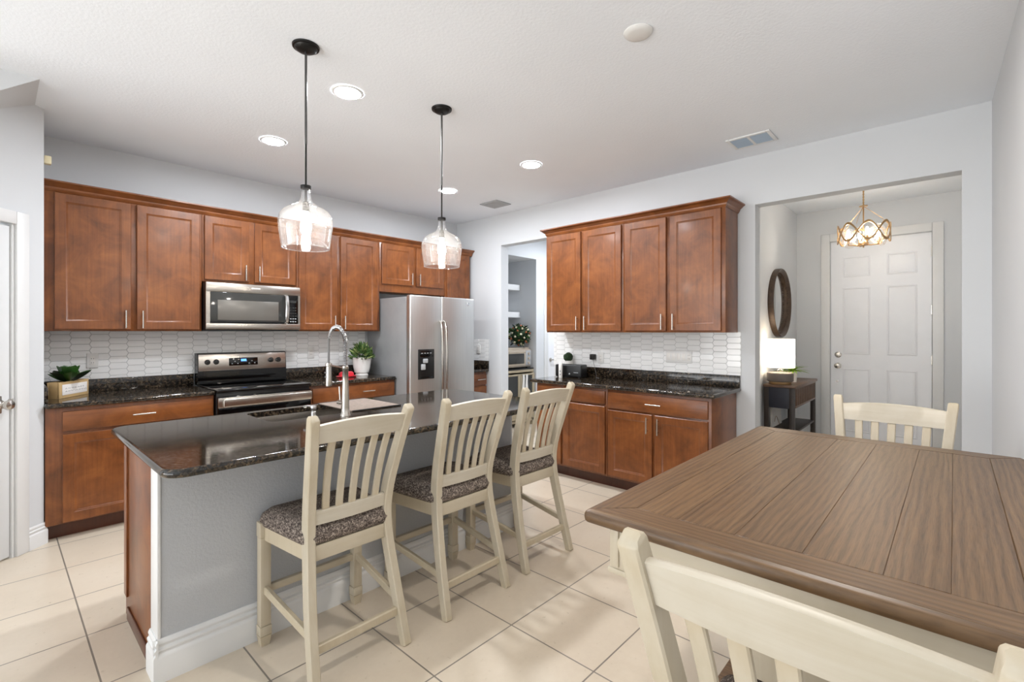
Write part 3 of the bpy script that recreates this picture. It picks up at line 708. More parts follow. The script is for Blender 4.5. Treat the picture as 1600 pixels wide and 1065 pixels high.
# ------------------------------------------------------------------ microwave
root = thing('microwave', 'over-range stainless microwave with dark window', 'microwave', (1.57, 4.75, 1.395))
MX0, MX1, MY = 1.196, 1.974, 4.555
MB().box(MX0, MX1, MY+.02, YA-.012, 1.397, 1.800, 'black', .003).build('body', root)
mb = MB()
mb.box(MX0, MX1, MY, MY+.02, 1.722, 1.800, 'steel', .003, grain='x'); mb.box(MX0, MX1, MY, MY+.02, 1.405, 1.458, 'steel', .003, grain='x'); mb.box(MX0, MX0+.03, MY, MY+.0195, 1.458, 1.722, 'steel', 0); mb.box(MX1-.02, MX1, MY, MY+.0195, 1.458, 1.722, 'steel', 0)
fp = mb.build('front_frame', root)
mb = MB(); mb.box(MX0+.03, 1.845, MY-.004, MY+.018, 1.459, 1.721, 'smoke', .003); mb.box(MX0+.03, 1.845, MY-.006, MY, 1.459, 1.472, 'blackglass'); md = mb.build('door', root)
mb = MB(); mb.box(MX0+.085, 1.775, MY-.0055, MY-.003, 1.485, 1.655, 'window', .001); mb.build('window', md)
MB().sweep([(1.842, MY-.004, 1.465), (1.842, MY-.022, 1.475), (1.842, MY-.036, 1.53), (1.842, MY-.042, 1.60), (1.842, MY-.036, 1.665), (1.842, MY-.022, 1.71), (1.842, MY-.004, 1.72)], .032, .014, 'chrome', ch=.005).build('handle', md)
mb = MB(); mb.box(1.862, MX1-.02, MY-.003, MY+.018, 1.459, 1.721, 'blackglass', .002)
kp = mb.build('keypad', root)
mb = MB()
for r in range(6):
    for c in range(3): mb.box(1.878+c*.022, 1.891+c*.022, MY-.0042, MY-.0028, 1.475+r*.026, 1.483+r*.026, 'ventgrey' if r in (0, 1) else 'smoke')
mb.build('button', kp)
MB().box(1.878, 1.935, MY-.0045, MY-.0028, 1.655, 1.675, 'smoke').build('display', kp)
MB().box(1.545, 1.62, MY-.002, MY+.001, 1.762, 1.771, 'label', .001).build('badge', root)
MB().box(MX0+.01, MX1-.01, MY+.005, YA-.02, 1.390, 1.3975, 'black').build('vent_base', root)

# ------------------------------------------------------------------ stools
def seatloop(x0, x1, y0, y1, r, z): return rrect(x0, x1, y0, y1, r, z, 6)
def bez(keys, n):
    out = []
    for i in range(n+1):
        t = i/n*(len(keys)-1); k = min(int(t), len(keys)-2); f = t-k
        p0 = Vector(keys[max(k-1, 0)]); p1 = Vector(keys[k]); p2 = Vector(keys[k+1]); p3 = Vector(keys[min(k+2, len(keys)-1)])
        out.append(.5*((2*p1)+(p2-p0)*f+(2*p0-5*p1+4*p2-p3)*f*f+(3*p1-p0-3*p2+p3)*f**3))
    return out
def backy(z):
    ks = [(0, -.232), (.25, -.168), (.50, -.118), (.66, -.122), (.86, -.178), (1.06, -.240)]
    for (a, b), (c, d) in zip(ks, ks[1:]):
        if z <= c: return b+(d-b)*(z-a)/(c-a)
    return ks[-1][1]
def make_stool():
    root = thing('counter_stool', '', 'stool')
    mb = MB()
    def trap(i, z, r):                                       # the seat narrows towards the back
        return [(x*(1-.19*max(0, (.262-y)/.39)), y, z) for x, y, z in seatloop(-.246+i, .246-i, -.142+i, .264-i, r, z)]
    loops = [trap(.014, .523, .03), trap(.003, .535, .04), trap(0, .555, .05), trap(.006, .578, .05), trap(.024, .598, .055), trap(.062, .611, .06), trap(.13, .617, .05), trap(.19, .618, .008)]
    mb.rings(loops, 'tweed'); mb.build('seat_cushion', root, ang=1.2)
    mb = MB()
    mb.box(-.215, .215, .205, .232, .455, .542, 'cream', .004, grain='x'); mb.box(-.168, .168, -.132, -.106, .457, .521, 'cream', .004, grain='x')
    for s in (-1, 1): mb.sweep([(s*.172, -.115, .494), (s*.217, .22, .500)], .024, .074, 'cream', side=(1, 0, 0))
    mb.build('apron', root)
    for s in (-1, 1):
        mb = MB(); x = s*.222
        mb.box(x-.0245, x+.0245, .205, .254, .478, .545, 'cream', .004); mb.box(x-.0225, x+.0225, .207, .252, .088, .477, 'cream', .004)
        mb.box(x-.0245, x+.0245, .205, .254, .046, .087, 'cream', .003)
        mb.rings([rrect(x-.018, x+.018, .211, .248, .002, 0), rrect(x-.024, x+.024, .205, .254, .002, .0455)], 'cream'); mb.build('leg', root)
        keys = [(s*.206, -.232, 0), (s*.194, -.168, .25), (s*.178, -.118, .50), (s*.179, -.122, .66), (s*.196, -.178, .86), (s*.216, -.240, 1.050)]
        pts = bez(keys, 26); n_ = len(pts)
        W_ = [.038]*n_; D_ = [.040+.012*math.sin(PI*i/(n_-1)) for i in range(n_)]
        top = pts[-1]; pts += [top+Vector((0, -.003, .006)), top+Vector((0, -.006, .010))]; W_ += [.036, .030]; D_ += [.034, .020]
        MB().sweep(pts, W_, D_, 'cream').build('back_post', root)
    # rails and slats curve gently backwards
    def rail(z0, z1, arch, th, name, xw, nx=12):
        mb = MB(); L = []
        for i in range(nx+1):
            u = i/nx*2-1; x = u*xw; bow = -.012*(1-u*u); y0 = backy(z0)+bow; y1 = backy(z1)+bow; zt = z1+arch*(1-u*u)
            L.append([Vector((x, y0-th/2, z0)), Vector((x, y1-th/2, zt-.004)), Vector((x, y1-th/4, zt)), Vector((x, y1+th/4, zt)), Vector((x, y1+th/2, zt-.004)), Vector((x, y0+th/2, z0))])
        mb.rings(L, 'cream', 'x'); mb.build(name, root)
    rail(.950, 1.026, .013, .024, 'top_rail', .196); rail(.604, .662, 0, .022, 'lower_rail', .166)
    for k in range(5):
        u = (k-2)/2; bow = -.012*(1-(u*.68)**2)
        pts = [Vector((u*.114*(1+.12*(z-.66)/.30), backy(z)+bow+.010*math.sin(PI*(z-.65)/.31), z)) for z in [.655+.300*i/8 for i in range(9)]]
        MB().sweep(pts, .031, .013, 'cream', ch=.003).build('slat', root)
    MB().box(-.205, .205, .218, .243, .225, .258, 'cream', .005, grain='x').build('stretcher', root)
    MB().sweep([(-.198, backy(.14)+.004, .142), (.198, backy(.14)+.004, .142)], .036, .022, 'cream', side=(0, 0, 1)).build('stretcher', root)
    for s in (-1, 1):
        MB().sweep([(s*.220, .215, .245), (s*.197, backy(.19)+.01, .19)], .022, .034, 'cream').build('stretcher', root)
    return root
ST = make_stool()
stools = [((1.038, 2.022, 0), 0, 'first of three cream stools at the island, beside the bare stretch of knee wall', 'stools along the island'),
          ((1.686, 2.022, 0), 0, 'middle cream counter stool of the row at the island', 'stools along the island'),
          ((2.284, 2.032, 0), math.radians(-1), 'cream counter stool at the far end of the island row, towards the passage', 'stools along the island'),
          ((.935, .163, 0), -PI/2, 'large cream counter stool at the near end of the dining table, its back towards us', 'stools at the dining table'),
          ((2.685, .217, 0), PI/2, 'cream counter stool at the far end of the dining table, before the front door', 'stools at the dining table')]
for i, (loc, rz, lab, g) in enumerate(stools):
    o = ST if i == 0 else dup(ST)
    o.location = loc; o.rotation_euler = (0, 0, rz); o['label'] = lab; o['group'] = g

# ------------------------------------------------------------------ dining table
TX0, TX1, TY0, TY1, TZ = 1.088, 2.672, -.205, .742, .904
root = thing('dining_table', 'counter-height dining table with weathered plank top and cream base', 'table', (1.88, .27, 0))
mb = MB(); bw = .105; z0, z1 = TZ-.034, TZ
def bull(pts_in, axis):
    pass
# frame boards with mitred corners
def frame_board(a, b, c, d, grain):
    L = [[(*p, z0+.004) for p in (a, b, c, d)], [(*p, z1-.0025) for p in (a, b, c, d)]]
    cx = sum(p[0] for p in (a, b, c, d))/4; cy = sum(p[1] for p in (a, b, c, d))/4
    L.append([(p[0]+.0022*(1 if cx > p[0] else -1), p[1]+.0022*(1 if cy > p[1] else -1), z1) for p in (a, b, c, d)])
    mb.rings(L, 'oak', grain)
e = .014
ox0, ox1, oy0, oy1 = TX0+e, TX1-e, TY0+e, TY1-e; ix0, ix1, iy0, iy1 = TX0+bw, TX1-bw, TY0+bw, TY1-bw; q = .0006
frame_board((ox0, oy0+q), (ix0, iy0+q), (ix0, iy1-q), (ox0, oy1-q), 'y'); frame_board((ox1, oy1-q), (ix1, iy1-q), (ix1, iy0+q), (ox1, oy0+q), 'y')
frame_board((ox0+q, oy1), (ix0+q, iy1), (ix1-q, iy1), (ox1-q, oy1), 'x'); frame_board((ox1-q, oy0), (ix1-q, iy0), (ix0+q, iy0), (ox0+q, oy0), 'x')
ws = [.115, .14, .14, .14, .10, .103]; sc = (iy1-iy0)/sum(ws); y = iy1
for w in ws:
    w *= sc; mb.box(ix0+.001, ix1-.001, y-w+.0001, y-.0001, z0+.004, z1-.0004, 'oak', .0011, 1, 'x'); y -= w
mb.box(ox0+.01, ox1-.01, oy0+.01, oy1-.01, z0, z1-.006, 'oakseam')
prof = [(e+.004, z0), (.004, z0), (.001, z0+.004), (0, z0+.012), (0, z0+.020), (.002, z0+.026), (.006, z1-.004), (e+.001, z1-.0006)]
mb.rings([rrect(TX0+i, TX1-i, TY0+i, TY1-i, .012, z, 3) for i, z in prof], 'oak', 'y', cap=(False, False))
mb.build('tabletop', root)
AI = .052
mb = MB()
ax0, ax1, ay0, ay1 = TX0+AI, TX1-AI, TY0+AI, TY1-AI
mb.box(ax0+.012, ax1-.012, ay1-.034, ay1-.012, .742, z0, 'cream', .003, grain='x'); mb.box(ax0+.012, ax1-.012, ay0+.012, ay0+.034, .742, z0, 'cream', .003, grain='x')
mb.box(ax0+.012, ax0+.034, ay0+.012, ay1-.012, .742, z0, 'cream', .003, grain='y'); mb.box(ax1-.034, ax1-.012, ay0+.012, ay1-.012, .742, z0, 'cream', .003, grain='y'); mb.build('apron', root)
for x0 in (ax0, ax1-.09):
    for y0 in (ay0, ay1-.09):
        mb = MB(); mb.box(x0, x0+.09, y0, y0+.09, .745, z0, 'cream', .003); mb.box(x0-.004, x0+.094, y0-.004, y0+.094, .731, .747, 'cream', .003)
        mb.box(x0-.006, x0+.096, y0+.012, y0+.03, .752, z0-.012, 'cream', .003); mb.box(x0-.006, x0+.096, y0+.06, y0+.078, .752, z0-.012, 'cream', .003)
        mb.box(x0+.012, x0+.03, y0-.006, y0+.096, .752, z0-.012, 'cream', .003); mb.box(x0+.06, x0+.078, y0-.006, y0+.096, .752, z0-.012, 'cream', .003); mb.build('corner_block', root)
mb = MB(); mb.box(1.63, 2.13, .02, .52, .20, z0, 'cream', .006); mb.box(1.61, 2.15, 0, .54, .16, .2, 'cream', .006); mb.box(1.61, 2.15, 0, .54, .66, .69, 'cream', .004); mb.build('pedestal', root)
mb = MB(); mb.box(1.50, 2.26, -.10, .62, .06, .16, 'oak', .008, grain='y'); mb.box(1.54, 2.22, -.06, .58, 0, .06, 'cream', .005); mb.build('base_shelf', root)

# ------------------------------------------------------------------ pendants and downlights
def pendant(loc, label, ztop=2.125):
    root = thing('pendant_light', label, 'pendant light', (loc[0], loc[1], 1.81), 'pendants over the island')
    x, y = loc
    mb = MB(); mb.lathe([(.001, ZC-.030), (.012, ZC-.030), (.040, ZC-.026), (.052, ZC-.018), (.055, ZC-.012), (.064, ZC-.010), (.066, ZC-.001), (.001, ZC-.001)], 'blackm', (x, y, 0), 32); mb.build('canopy', root)
    mb = MB(); mb.cyl((x, y, 2.34), (x, y, ZC-.028), .0062, 'stem', 10); mb.cyl((x, y, 2.13), (x, y, 2.345), .0048, 'blackm', 10); mb.build('stem', root)
    mb = MB(); mb.lathe([(.001, 2.112), (.025, 2.112), (.026, 2.118), (.026, 2.128), (.010, 2.132), (.001, 2.132)], 'blackm', (x, y, 0), 24); mb.cyl((x, y, 2.045), (x, y, 2.115), .007, 'stem', 10); mb.build('cap', root)
    mb = MB(); pr = [(.021, 2.116), (.022, 2.09), (.026, 2.062), (.036, 2.042), (.056, 2.028), (.085, 2.014), (.108, 1.998), (.124, 1.976), (.130, 1.952), (.130, 1.93), (.126, 1.89), (.120, 1.845), (.1155, 1.814), (.112, 1.808), (.111, 1.815), (.116, 1.85)]
    mb.lathe(pr[:14], 'seeded', (x, y, 0), 48); mb.build('glass_shade', root, ang=1.5)
    mb = MB(); mb.lathe([(.112, 1.8085), (.1155, 1.8085), (.1155, 1.813), (.112, 1.813), (.112, 1.8085)], 'seeded', (x, y, 0), 48); mb.build('glass_rim', root)
    mb = MB(); mb.lathe([(.001, 1.996), (.016, 1.996), (.017, 2.0), (.016, 2.045), (.008, 2.05), (.001, 2.05)], 'stem', (x, y, 0), 20); mb.build('socket', root)
    mb = MB(); mb.lathe([(.001, 1.872), (.012, 1.876), (.022, 1.89), (.0265, 1.91), (.025, 1.935), (.018, 1.965), (.013, 1.995), (.001, 1.997)], 'bulb', (x, y, 0), 20); mb.build('bulb', root)
pendant((1.081, 2.427), 'seeded glass pendant with black canopy, hanging nearer the camera')
pendant((1.986, 2.457), 'seeded glass pendant with black canopy, farther one, in front of the refrigerator')
def can(x, y, label, m='lens'):
    root = thing('recessed_light', label, 'downlight', (x, y, ZC-.01), 'recessed ceiling lights')
    mb = MB(); mb.lathe([(.074, ZC-.004), (.076, ZC-.008), (.088, ZC-.007), (.094, ZC-.0005)], 'trim', (x, y, 0), 36); mb.build('trim_ring', root)
    mb = MB(); mb.lathe([(.001, ZC-.005), (.075, ZC-.004)], m, (x, y, 0), 36); mb.build('lens', root)
can(1.461, 2.708, 'lit recessed light in the ceiling just beyond the nearer pendant')
can(1.449, 3.815, 'lit recessed light in front of the microwave wall')
can(3.178, 2.705, 'lit recessed light in front of the short-run wall cabinets')
can(3.187, 3.841, 'lit recessed light beside the stem of the farther pendant')
can(1.75, .45, 'added unseen fill light in the ceiling over the dining table', 'added_table_lens')  # lamp added out of view to brighten the table, stools and floor
can(5.6, 3.6, 'added unseen fill light in the passage ceiling behind the kitchen', 'added_hall_lens')  # unseen lamp, added so the passage walls come out bright
tag(MB().lathe([(.001, ZC-.016), (.045, ZC-.016), (.062, ZC-.012), (.069, ZC-.004), (.069, ZC-.0005)], 'white', (2.124, 1.127, 0), 40).build('ceiling_speaker', loc=(2.124, 1.127, ZC)), 'plain round white cover on the open ceiling, no light in it', 'ceiling speaker')
# vents
def vent(label, x0, x1, y0, y1, fm, sm, banks, nsl):
    root = thing('ceiling_vent', label, 'vent', ((x0+x1)/2, (y0+y1)/2, ZC-.01), 'ceiling vents')
    f = .026; mb = MB(); z = ZC-.012
    mb.box(x0, x1, y0, y0+f, z, ZC-.0005, fm, .004); mb.box(x0, x1, y1-f, y1, z, ZC-.0005, fm, .004); mb.box(x0, x0+f, y0+f, y1-f, z, ZC-.0005, fm, .004); mb.box(x1-f, x1, y0+f, y1-f, z, ZC-.0005, fm, .004)
    if banks == 2: mb.box(x0+f, x1-f, (y0+y1)/2-.01, (y0+y1)/2+.01, z, ZC-.0005, fm, .002)
    mb.build('frame', root); MB().box(x0+f, x1-f, y0+f, y1-f, ZC-.003, ZC-.0008, 'ventdark').build('duct_shadow', root)
    mb = MB()
    for k in range(nsl):
        x = x0+f+(x1-x0-2*f)*(k+.5)/nsl
        for a, b in (((y0+f, (y0+y1)/2-.01), ((y0+y1)/2+.01, y1-f)) if banks == 2 else ((y0+f, y1-f),)):
            mb.prism([(x-.010, ZC-.0035), (x-.009, ZC-.0032), (x+.010, ZC-.0112), (x+.009, ZC-.0118)], 'y', a, b, sm)
    mb.build('louvers', root)
vent('white two-bank ceiling vent with pale blue louvers', 3.775, 4.01, .972, 1.277, 'trim', 'ventslat', 2, 9)
vent('small grey ceiling vent near the passage corner', 3.755, 3.995, 3.70, 3.968, 'ventgrey', 'ventgrey', 2, 10)

# ------------------------------------------------------------------ things on the long counter
CZ = .9145
# planter box with succulent
bx = Matrix.Translation((.312, 4.588, CZ)) @ Matrix(((.6, -.8, 0, 0), (.8, .6, 0, 0), (0, 0, 1, 0), (0, 0, 0, 1)))
root = thing('succulent_planter', 'pale wooden box with a white name card and a big green succulent', 'planter', (.36, 4.72, CZ))
mb = MB(); L_, D_, H_ = .30, .074, .115
mb.box(0, L_, 0, .010, 0, H_, 'pine', .002, grain='x'); mb.box(0, L_, D_-.010, D_, 0, H_, 'pine', .002, grain='x'); mb.box(0, .010, .010, D_-.01, 0, H_, 'pine', .002); mb.box(L_-.010, L_, .01, D_-.01, 0, H_, 'pine', .002); mb.box(.01, L_-.01, .01, D_-.01, 0, .09, 'matedge'); mb.build('box', root, X=bx)
mb = MB(); mb.box(.026, .278, -.003, -.0005, .022, .096, 'label', .001); cdp = mb.build('card', root, X=bx)
mb = MB()
for r_, zz in ((0, .067), (1, .047)):
    x = .055
    while x < .245:
        w = .012+random.random()*.02
        mb.tube([(x+w*t_, -.0035, zz+.004*math.sin(9*t_+x*60)) for t_ in [i/8 for i in range(9)]], .0011, 'ink', 5); x += w+.009
mb.build('lettering', cdp, X=bx)
mb = MB(); cx, cy, cz = bx @ Vector((.135, .03, .11))
for ring, (n, el, L, w, th) in enumerate(((4, 74, .082, .088, .018), (6, 44, .108, .098, .016), (7, 14, .145, .088, .013))):
    for k in range(n):
        a = 2*PI*(k+.5*ring)/n+.3; d = Vector((math.cos(a)*math.cos(math.radians(el)), math.sin(a)*math.cos(math.radians(el)), math.sin(math.radians(el))))
        far = cx+d.x*L
        Lk = L if far > .262 else max(.02, (cx-.262)/max(.2, -d.x))
        wk = w*Lk/L
        up = Vector((-math.cos(a)*math.sin(math.radians(el)), -math.sin(a)*math.sin(math.radians(el)), math.cos(math.radians(el))))
        mb.leaf(Vector((cx, cy, cz+.012*(2-ring)))+d*.008, d, up, Lk, wk, th, 'leaf' if ring < 2 else ('leafedge' if k % 2 else 'leaf'), .28 if ring else .05)
mb.build('succulent', root, ang=1.0)
def bushy(mb, c, rx, rz, n, mats, L, w, lo=-.1):
    for k in range(n):
        a = random.random()*2*PI; el = math.asin(lo+(1-lo)*random.random()); d = Vector((math.cos(a)*math.cos(el), math.sin(a)*math.cos(el), math.sin(el)))
        rr = .55+.45*random.random()
        p = Vector(c)+Vector((d.x*rx*rr, d.y*rx*rr, d.z*rz*rr)); dd = (d+Vector((random.gauss(0, .45), random.gauss(0, .45), random.gauss(0, .35)+.2))).normalized()
        mb.leaf(p, dd, Vector((random.gauss(0, 1), random.gauss(0, 1), 1)), L*(.7+.6*random.random()), w, .002, random.choice(mats), .15, 4)
root = thing('potted_plant', 'bushy green plant in a white footed pot beside the refrigerator', 'plant', (2.70, 4.70, CZ))
mb = MB(); mb.lathe([(.001, 0), (.066, 0), (.068, .012), (.062, .018), (.062, .026), (.074, .034), (.088, .09), (.098, .165), (.103, .188), (.105, .196), (.099, .197), (.092, .175), (.001, .17)], 'ceramic', (2.70, 4.70, CZ), 36); mb.build('pot', root)
mb = MB(); bushy(mb, (2.70, 4.70, CZ+.195), .105, .135, 330, ['bush', 'bush', 'bushlt', 'leaf'], .055, .018, -.15); mb.build('foliage', root)
root = thing('butter_dish', 'small red covered dish beside the white plant pot', 'dish', (2.49, 4.64, CZ))
mb = MB(); mb.rings([rrect(2.40, 2.58, 4.59, 4.69, .03, CZ), rrect(2.39, 2.59, 4.58, 4.70, .035, CZ+.012), rrect(2.395, 2.585, 4.585, 4.695, .035, CZ+.014)], 'red'); mb.build('tray', root)
mb = MB(); mb.rings([rrect(2.415, 2.565, 4.605, 4.675, .02, CZ+.014), rrect(2.418, 2.562, 4.607, 4.673, .02, CZ+.042), rrect(2.43, 2.55, 4.618, 4.662, .02, CZ+.056)], 'red'); mb.blob((2.49, 4.64, CZ+.060), .012, 'red', 2); mb.build('lid', root)
# sockets
def outlet(name, label, X, u, z, kind, w=.07, h=.115, group='outlets and switches on the backsplash'):
    root = thing(name, label, 'outlet' if kind == 'o' else 'switch', X @ Vector((u, -.012, z)), group)
    mb = MB(); mb.box(u-w/2, u+w/2, -.0185, -.0095, z-h/2, z+h/2, 'white', .003); mb.build('cover_plate', root, X=X)
    n = max(1, round(w/.045)) if kind == 's' else 1
    for k in range(n):
        uc = u-w/2+w*(k+.5)/n if n > 1 else u
        last = kind == 's' and k == n-1
        mb = MB(); mb.box(uc-.0165, uc+.0165, -.0210, -.017, z-.033, z+.033, 'ceramic', .002); ins = mb.build('socket' if kind == 'o' or last else 'rocker', root, X=X)
        if kind == 'o' or last:
            mb = MB()
            for dz in (.016, -.016):
                for du in (-.0065, .0065): mb.box(uc+du-.0012, uc+du+.0012, -.0217, -.0208, z+dz-.005, z+dz+.005, 'ventdark')
            mb.build('slot', ins, X=X)
    return root
outlet('wall_outlet', 'white outlet on the tile above the succulent box', AX, .526, 1.159, 'o')
outlet('wall_outlet', 'white outlet on the tile behind the faucet, right of the range', AX, 2.255, 1.165, 'o')
outlet('light_switch', 'wide white plate of four rocker switches and one outlet', BX, -1.85, 1.157, 's', .242, .112)
outlet('wall_outlet', 'white outlet on the short-run tile, next to the black charger', BX, -2.68, 1.115, 'o')
outlet('wall_outlet', 'white outlet on the corner tile beyond the refrigerator', BX, -4.52, 1.16, 'o')
tag(MB().box(.2255, .262, 4.385, 4.43, 2.492, 2.545, 'creamclip', .006).build('wall_clip', loc=(.245, 4.41, 2.5)), 'small cream plastic clip on the wall edge above the cabinet run', 'clip')

# ------------------------------------------------------------------ things on the short counter
TXm = Matrix.Translation((4.07, 2.92, CZ)) @ Matrix.Rotation(math.radians(8), 4, 'Z')
root = thing('toaster', 'black box-shaped toaster on the short-run counter', 'toaster', (4.07, 2.92, CZ))
MB().box(-.07, .07, -.150, .150, .006, .132, 'black', .012, 3).build('body', root, X=TXm)
mb = MB()
for x in (-.028, .018): mb.box(x, x+.024, -.12, .12, .1315, .1335, 'blackglass', .001)
mb.build('slot', root, X=TXm)
mb = MB()
for x in (-.05, .05):
    for y in (-.12, .12): mb.box(x-.01, x+.01, y-.01, y+.01, 0, .008, 'black')
mb.build('foot', root, X=TXm)
mb = MB(); mb.cyl((-.071, -.02, .04), (-.078, -.02, .04), .008, 'ventgrey', 12); mb.box(-.0722, -.0695, -.115, -.065, .052, .057, 'ventgrey'); mb.build('dial', root, X=TXm)
root = thing('white_bottle', 'slim white bottle with two dark marks standing in front of the toaster', 'bottle', (3.935, 2.955, CZ))
mb = MB(); mb.lathe([(.001, 0), (.019, 0), (.0205, .004), (.0205, .13), (.018, .148), (.010, .158), (.001, .16)], 'ceramic', (3.935, 2.955, CZ), 24); mb.build('body', root)
mb = MB()
for z in (.035, .07): mb.blob((3.9165, 2.946, CZ+z), .006, 'ventdark', 1, (.5, 1, 1.3))
mb.build('mark', root)
root = thing('topiary', 'small round topiary in a white pot behind the black toaster', 'plant', (4.195, 3.03, CZ))
mb = MB(); mb.lathe([(.001, 0), (.032, 0), (.036, .12), (.042, .158), (.040, .16), (.001, .15)], 'ceramic', (4.195, 3.03, CZ), 24); mb.build('pot', root)
mb = MB(); mb.blob((4.190, 3.045, CZ+.198), .050, 'topiary', 3, jit=.16); mb.build('foliage', root)
root = thing('phone_charger', 'black plug-in charger with a thin cord on the short-run tile', 'charger', (4.25, 2.755, 1.12))
mb = MB(); mb.box(4.205, 4.2585, 2.735, 2.785, 1.095, 1.152, 'black', .006, 3); mb.build('plug', root)
mb = MB(); mb.tube(bez([(4.225, 2.755, 1.10), (4.222, 2.745, 1.06), (4.228, 2.735, 1.02), (4.235, 2.72, .93), (4.20, 2.70, .917), (4.16, 2.64, .917)], 30), .002, 'cable', 6); mb.build('cord', root)

# ------------------------------------------------------------------ niche: stand, toaster oven, flower ball
root = thing('storage_stand', 'champagne coloured stand with glass doors in the passage niche', 'cabinet', (5.25, 4.9, 0))
SX0, SX1, SY0, SY1 = 4.87, 5.505, 4.615, 5.06
mb = MB(); mb.box(SX0, SX1, SY0+.02, SY1, .79, .83, 'beige', .004); mb.box(SX0, SX1, SY0+.02, SY1, .06, .10, 'beige', .004); mb.box(SX0, SX0+.03, SY0+.02, SY1, .0, .79, 'beige', .003); mb.box(SX1-.03, SX1, SY0+.02, SY1, 0, .79, 'beige', .003); mb.box(SX0+.03, SX1-.03, SY1-.02, SY1, .1, .79, 'beige'); mb.box(SX0+.03, SX1-.03, SY0+.05, SY1-.02, .31, .33, 'beige'); mb.build('body', root)
xm = (SX0+SX1)/2
for a, b in ((SX0+.004, xm-.003), (xm+.003, SX1-.004)):
    mb = MB(); f = .05
    mb.box(a, b, SY0, SY0+.018, .77-f*.5, .77, 'beige', .003); mb.box(a, b, SY0, SY0+.018, .32, .32+f, 'beige', .003); mb.box(a, a+f, SY0, SY0+.018, .32+f, .77-f*.5, 'beige', .003); mb.box(b-f, b, SY0, SY0+.018, .32+f, .77-f*.5, 'beige', .003); dd = mb.build('door', root)
    MB().box(a+f, b-f, SY0+.008, SY0+.011, .32+f, .77-f*.5, 'smoke').build('pane', dd)
MB().box(SX0+.004, SX1-.004, SY0, SY0+.018, .11, .30, 'beige', .003).build('drawer', root)
root = thing('hanging_towel', 'white dish towel draped over the door of the champagne stand', 'towel', (5.28, 4.7, .6))
mb = MB()
for k, x in enumerate((5.245, 5.315)):
    L = []
    for i in range(7):
        z = .76-.30*i/6; w = .022+.012*i/6+.002*math.sin(i*2+k); o_ = .004*math.sin(i*1.3+k)
        L.append([(x-w+o_, 4.607, z), (x-w*.3+o_, 4.595-.003*i/6, z), (x+w*.4+o_, 4.601, z), (x+w+o_, 4.609, z), (x, 4.6135, z)])
    mb.rings(L, 'ceramic')
mb.build('cloth', root)
tag(MB().box(4.90, 5.50, 4.63, 5.0, .8305, .846, 'black', .004).build('heat_mat', loc=(5.2, 4.9, .83)), 'flat black mat under the toaster oven', 'mat')
root = thing('toaster_oven', 'warm silver toaster oven on the champagne stand', 'toaster oven', (5.22, 4.95, .846))
mb = MB(); mb.box(4.93, 5.49, 4.68, 5.0, .862, 1.125, 'toastm', .012, 3)
for x in (4.97, 5.44):
    for y in (4.72, 4.96): mb.cyl((x, y, .846), (x, y, .865), .014, 'black', 10)
mb.build('body', root)
mb = MB(); mb.box(4.945, 5.36, 4.666, 4.68, .885, 1.105, 'toastm', .006); td = mb.build('door', root)
MB().box(4.985, 5.325, 4.663, 4.669, .915, 1.065, 'smoke', .003).build('window', td)
mb = MB(); mb.cyl((4.97, 4.642, 1.085), (5.335, 4.642, 1.085), .007, 'toastm', 10)
for x in (4.99, 5.315): mb.cyl((x, 4.642, 1.085), (x, 4.67, 1.085), .005, 'toastm', 8)
mb.build('handle', td)
mb = MB(); mb.box(5.365, 5.482, 4.670, 4.68, .885, 1.105, 'ventgrey', .004); pp = mb.build('control_panel', root)
for z in (.92, .99, 1.06):
    mb = MB(); mb.cyl((5.424, 4.67, z), (5.424, 4.652, z), .018, 'toastm', 16); mb.build('knob', pp)
mb = MB(); mb.box(4.95, 5.47, 4.70, 4.98, 1.125, 1.150, 'toastm', .006); mb.build('top_tray', root)
root = thing('flower_ball', 'leafy ball of cream and orange blooms on the toaster oven', 'decor', (5.355, 4.79, 1.152))
c = (5.355, 4.79, 1.330); mb = MB(); mb.blob(c, .125, 'topiary', 3, jit=.1); bushy(mb, c, .155, .155, 260, ['topiary', 'leaf', 'leafedge'], .05, .026, -.95); mb.build('foliage', root)
M['bloom'] = plain('cream_bloom', (232, 222, 190), .7); M['bloom2'] = plain('orange_bloom', (190, 112, 70), .7)
for k in range(46):
    a = 2.4*k; zz = 1-2*(k+.5)/46; rr = math.sqrt(1-zz*zz); mb = MB()
    p = (c[0]+.158*rr*math.cos(a), c[1]+.158*rr*math.sin(a), c[2]+.155*zz*.97+.0)
    if p[2] < 1.175: continue
    mb.blob(p, .017, 'bloom' if k % 3 else 'bloom2', 1, jit=.4); mb.build('bloom', root)

# ------------------------------------------------------------------ foyer: console, lamp, plant, mirror, chandelier
KX0, KX1, KY0, KY1, KZ = 5.26, 6.24, 1.135, 1.41, .86
root = thing('console_table', 'narrow dark console table with worn top and slatted front in the foyer', 'console table', (5.75, 1.27, 0))
MB().box(KX0-.015, KX1+.015, KY0-.015, KY1, KZ-.025, KZ, 'consoletop', .004, grain='x').build('top', root)
mb = MB(); mb.box(KX0+.005, KX1-.005, KY0+.006, KY1-.005, .63, KZ-.025, 'consoleside', .003); mb.build('case', root)
mb = MB(); n = 22
for k in range(n):
    x = KX0+.06+(KX1-KX0-.12)*(k+.5)/n; mb.box(x-.006, x+.006, KY0-.006, KY0+.008, .655, .822, 'consoletop', .002)
mb.box(KX0+.05, KX1-.05, KY0-.004, KY0+.008, .64, .657, 'consoletop', .002); mb.box(KX0+.05, KX1-.05, KY0-.004, KY0+.008, .818, .834, 'consoletop', .002); mb.build('slatted_front', root)
for x in (KX0, KX1-.045):
    for y in (KY0, KY1-.05): MB().box(x, x+.045, y, y+.045, 0, KZ-.025, 'consoledk', .003).build('leg', root)
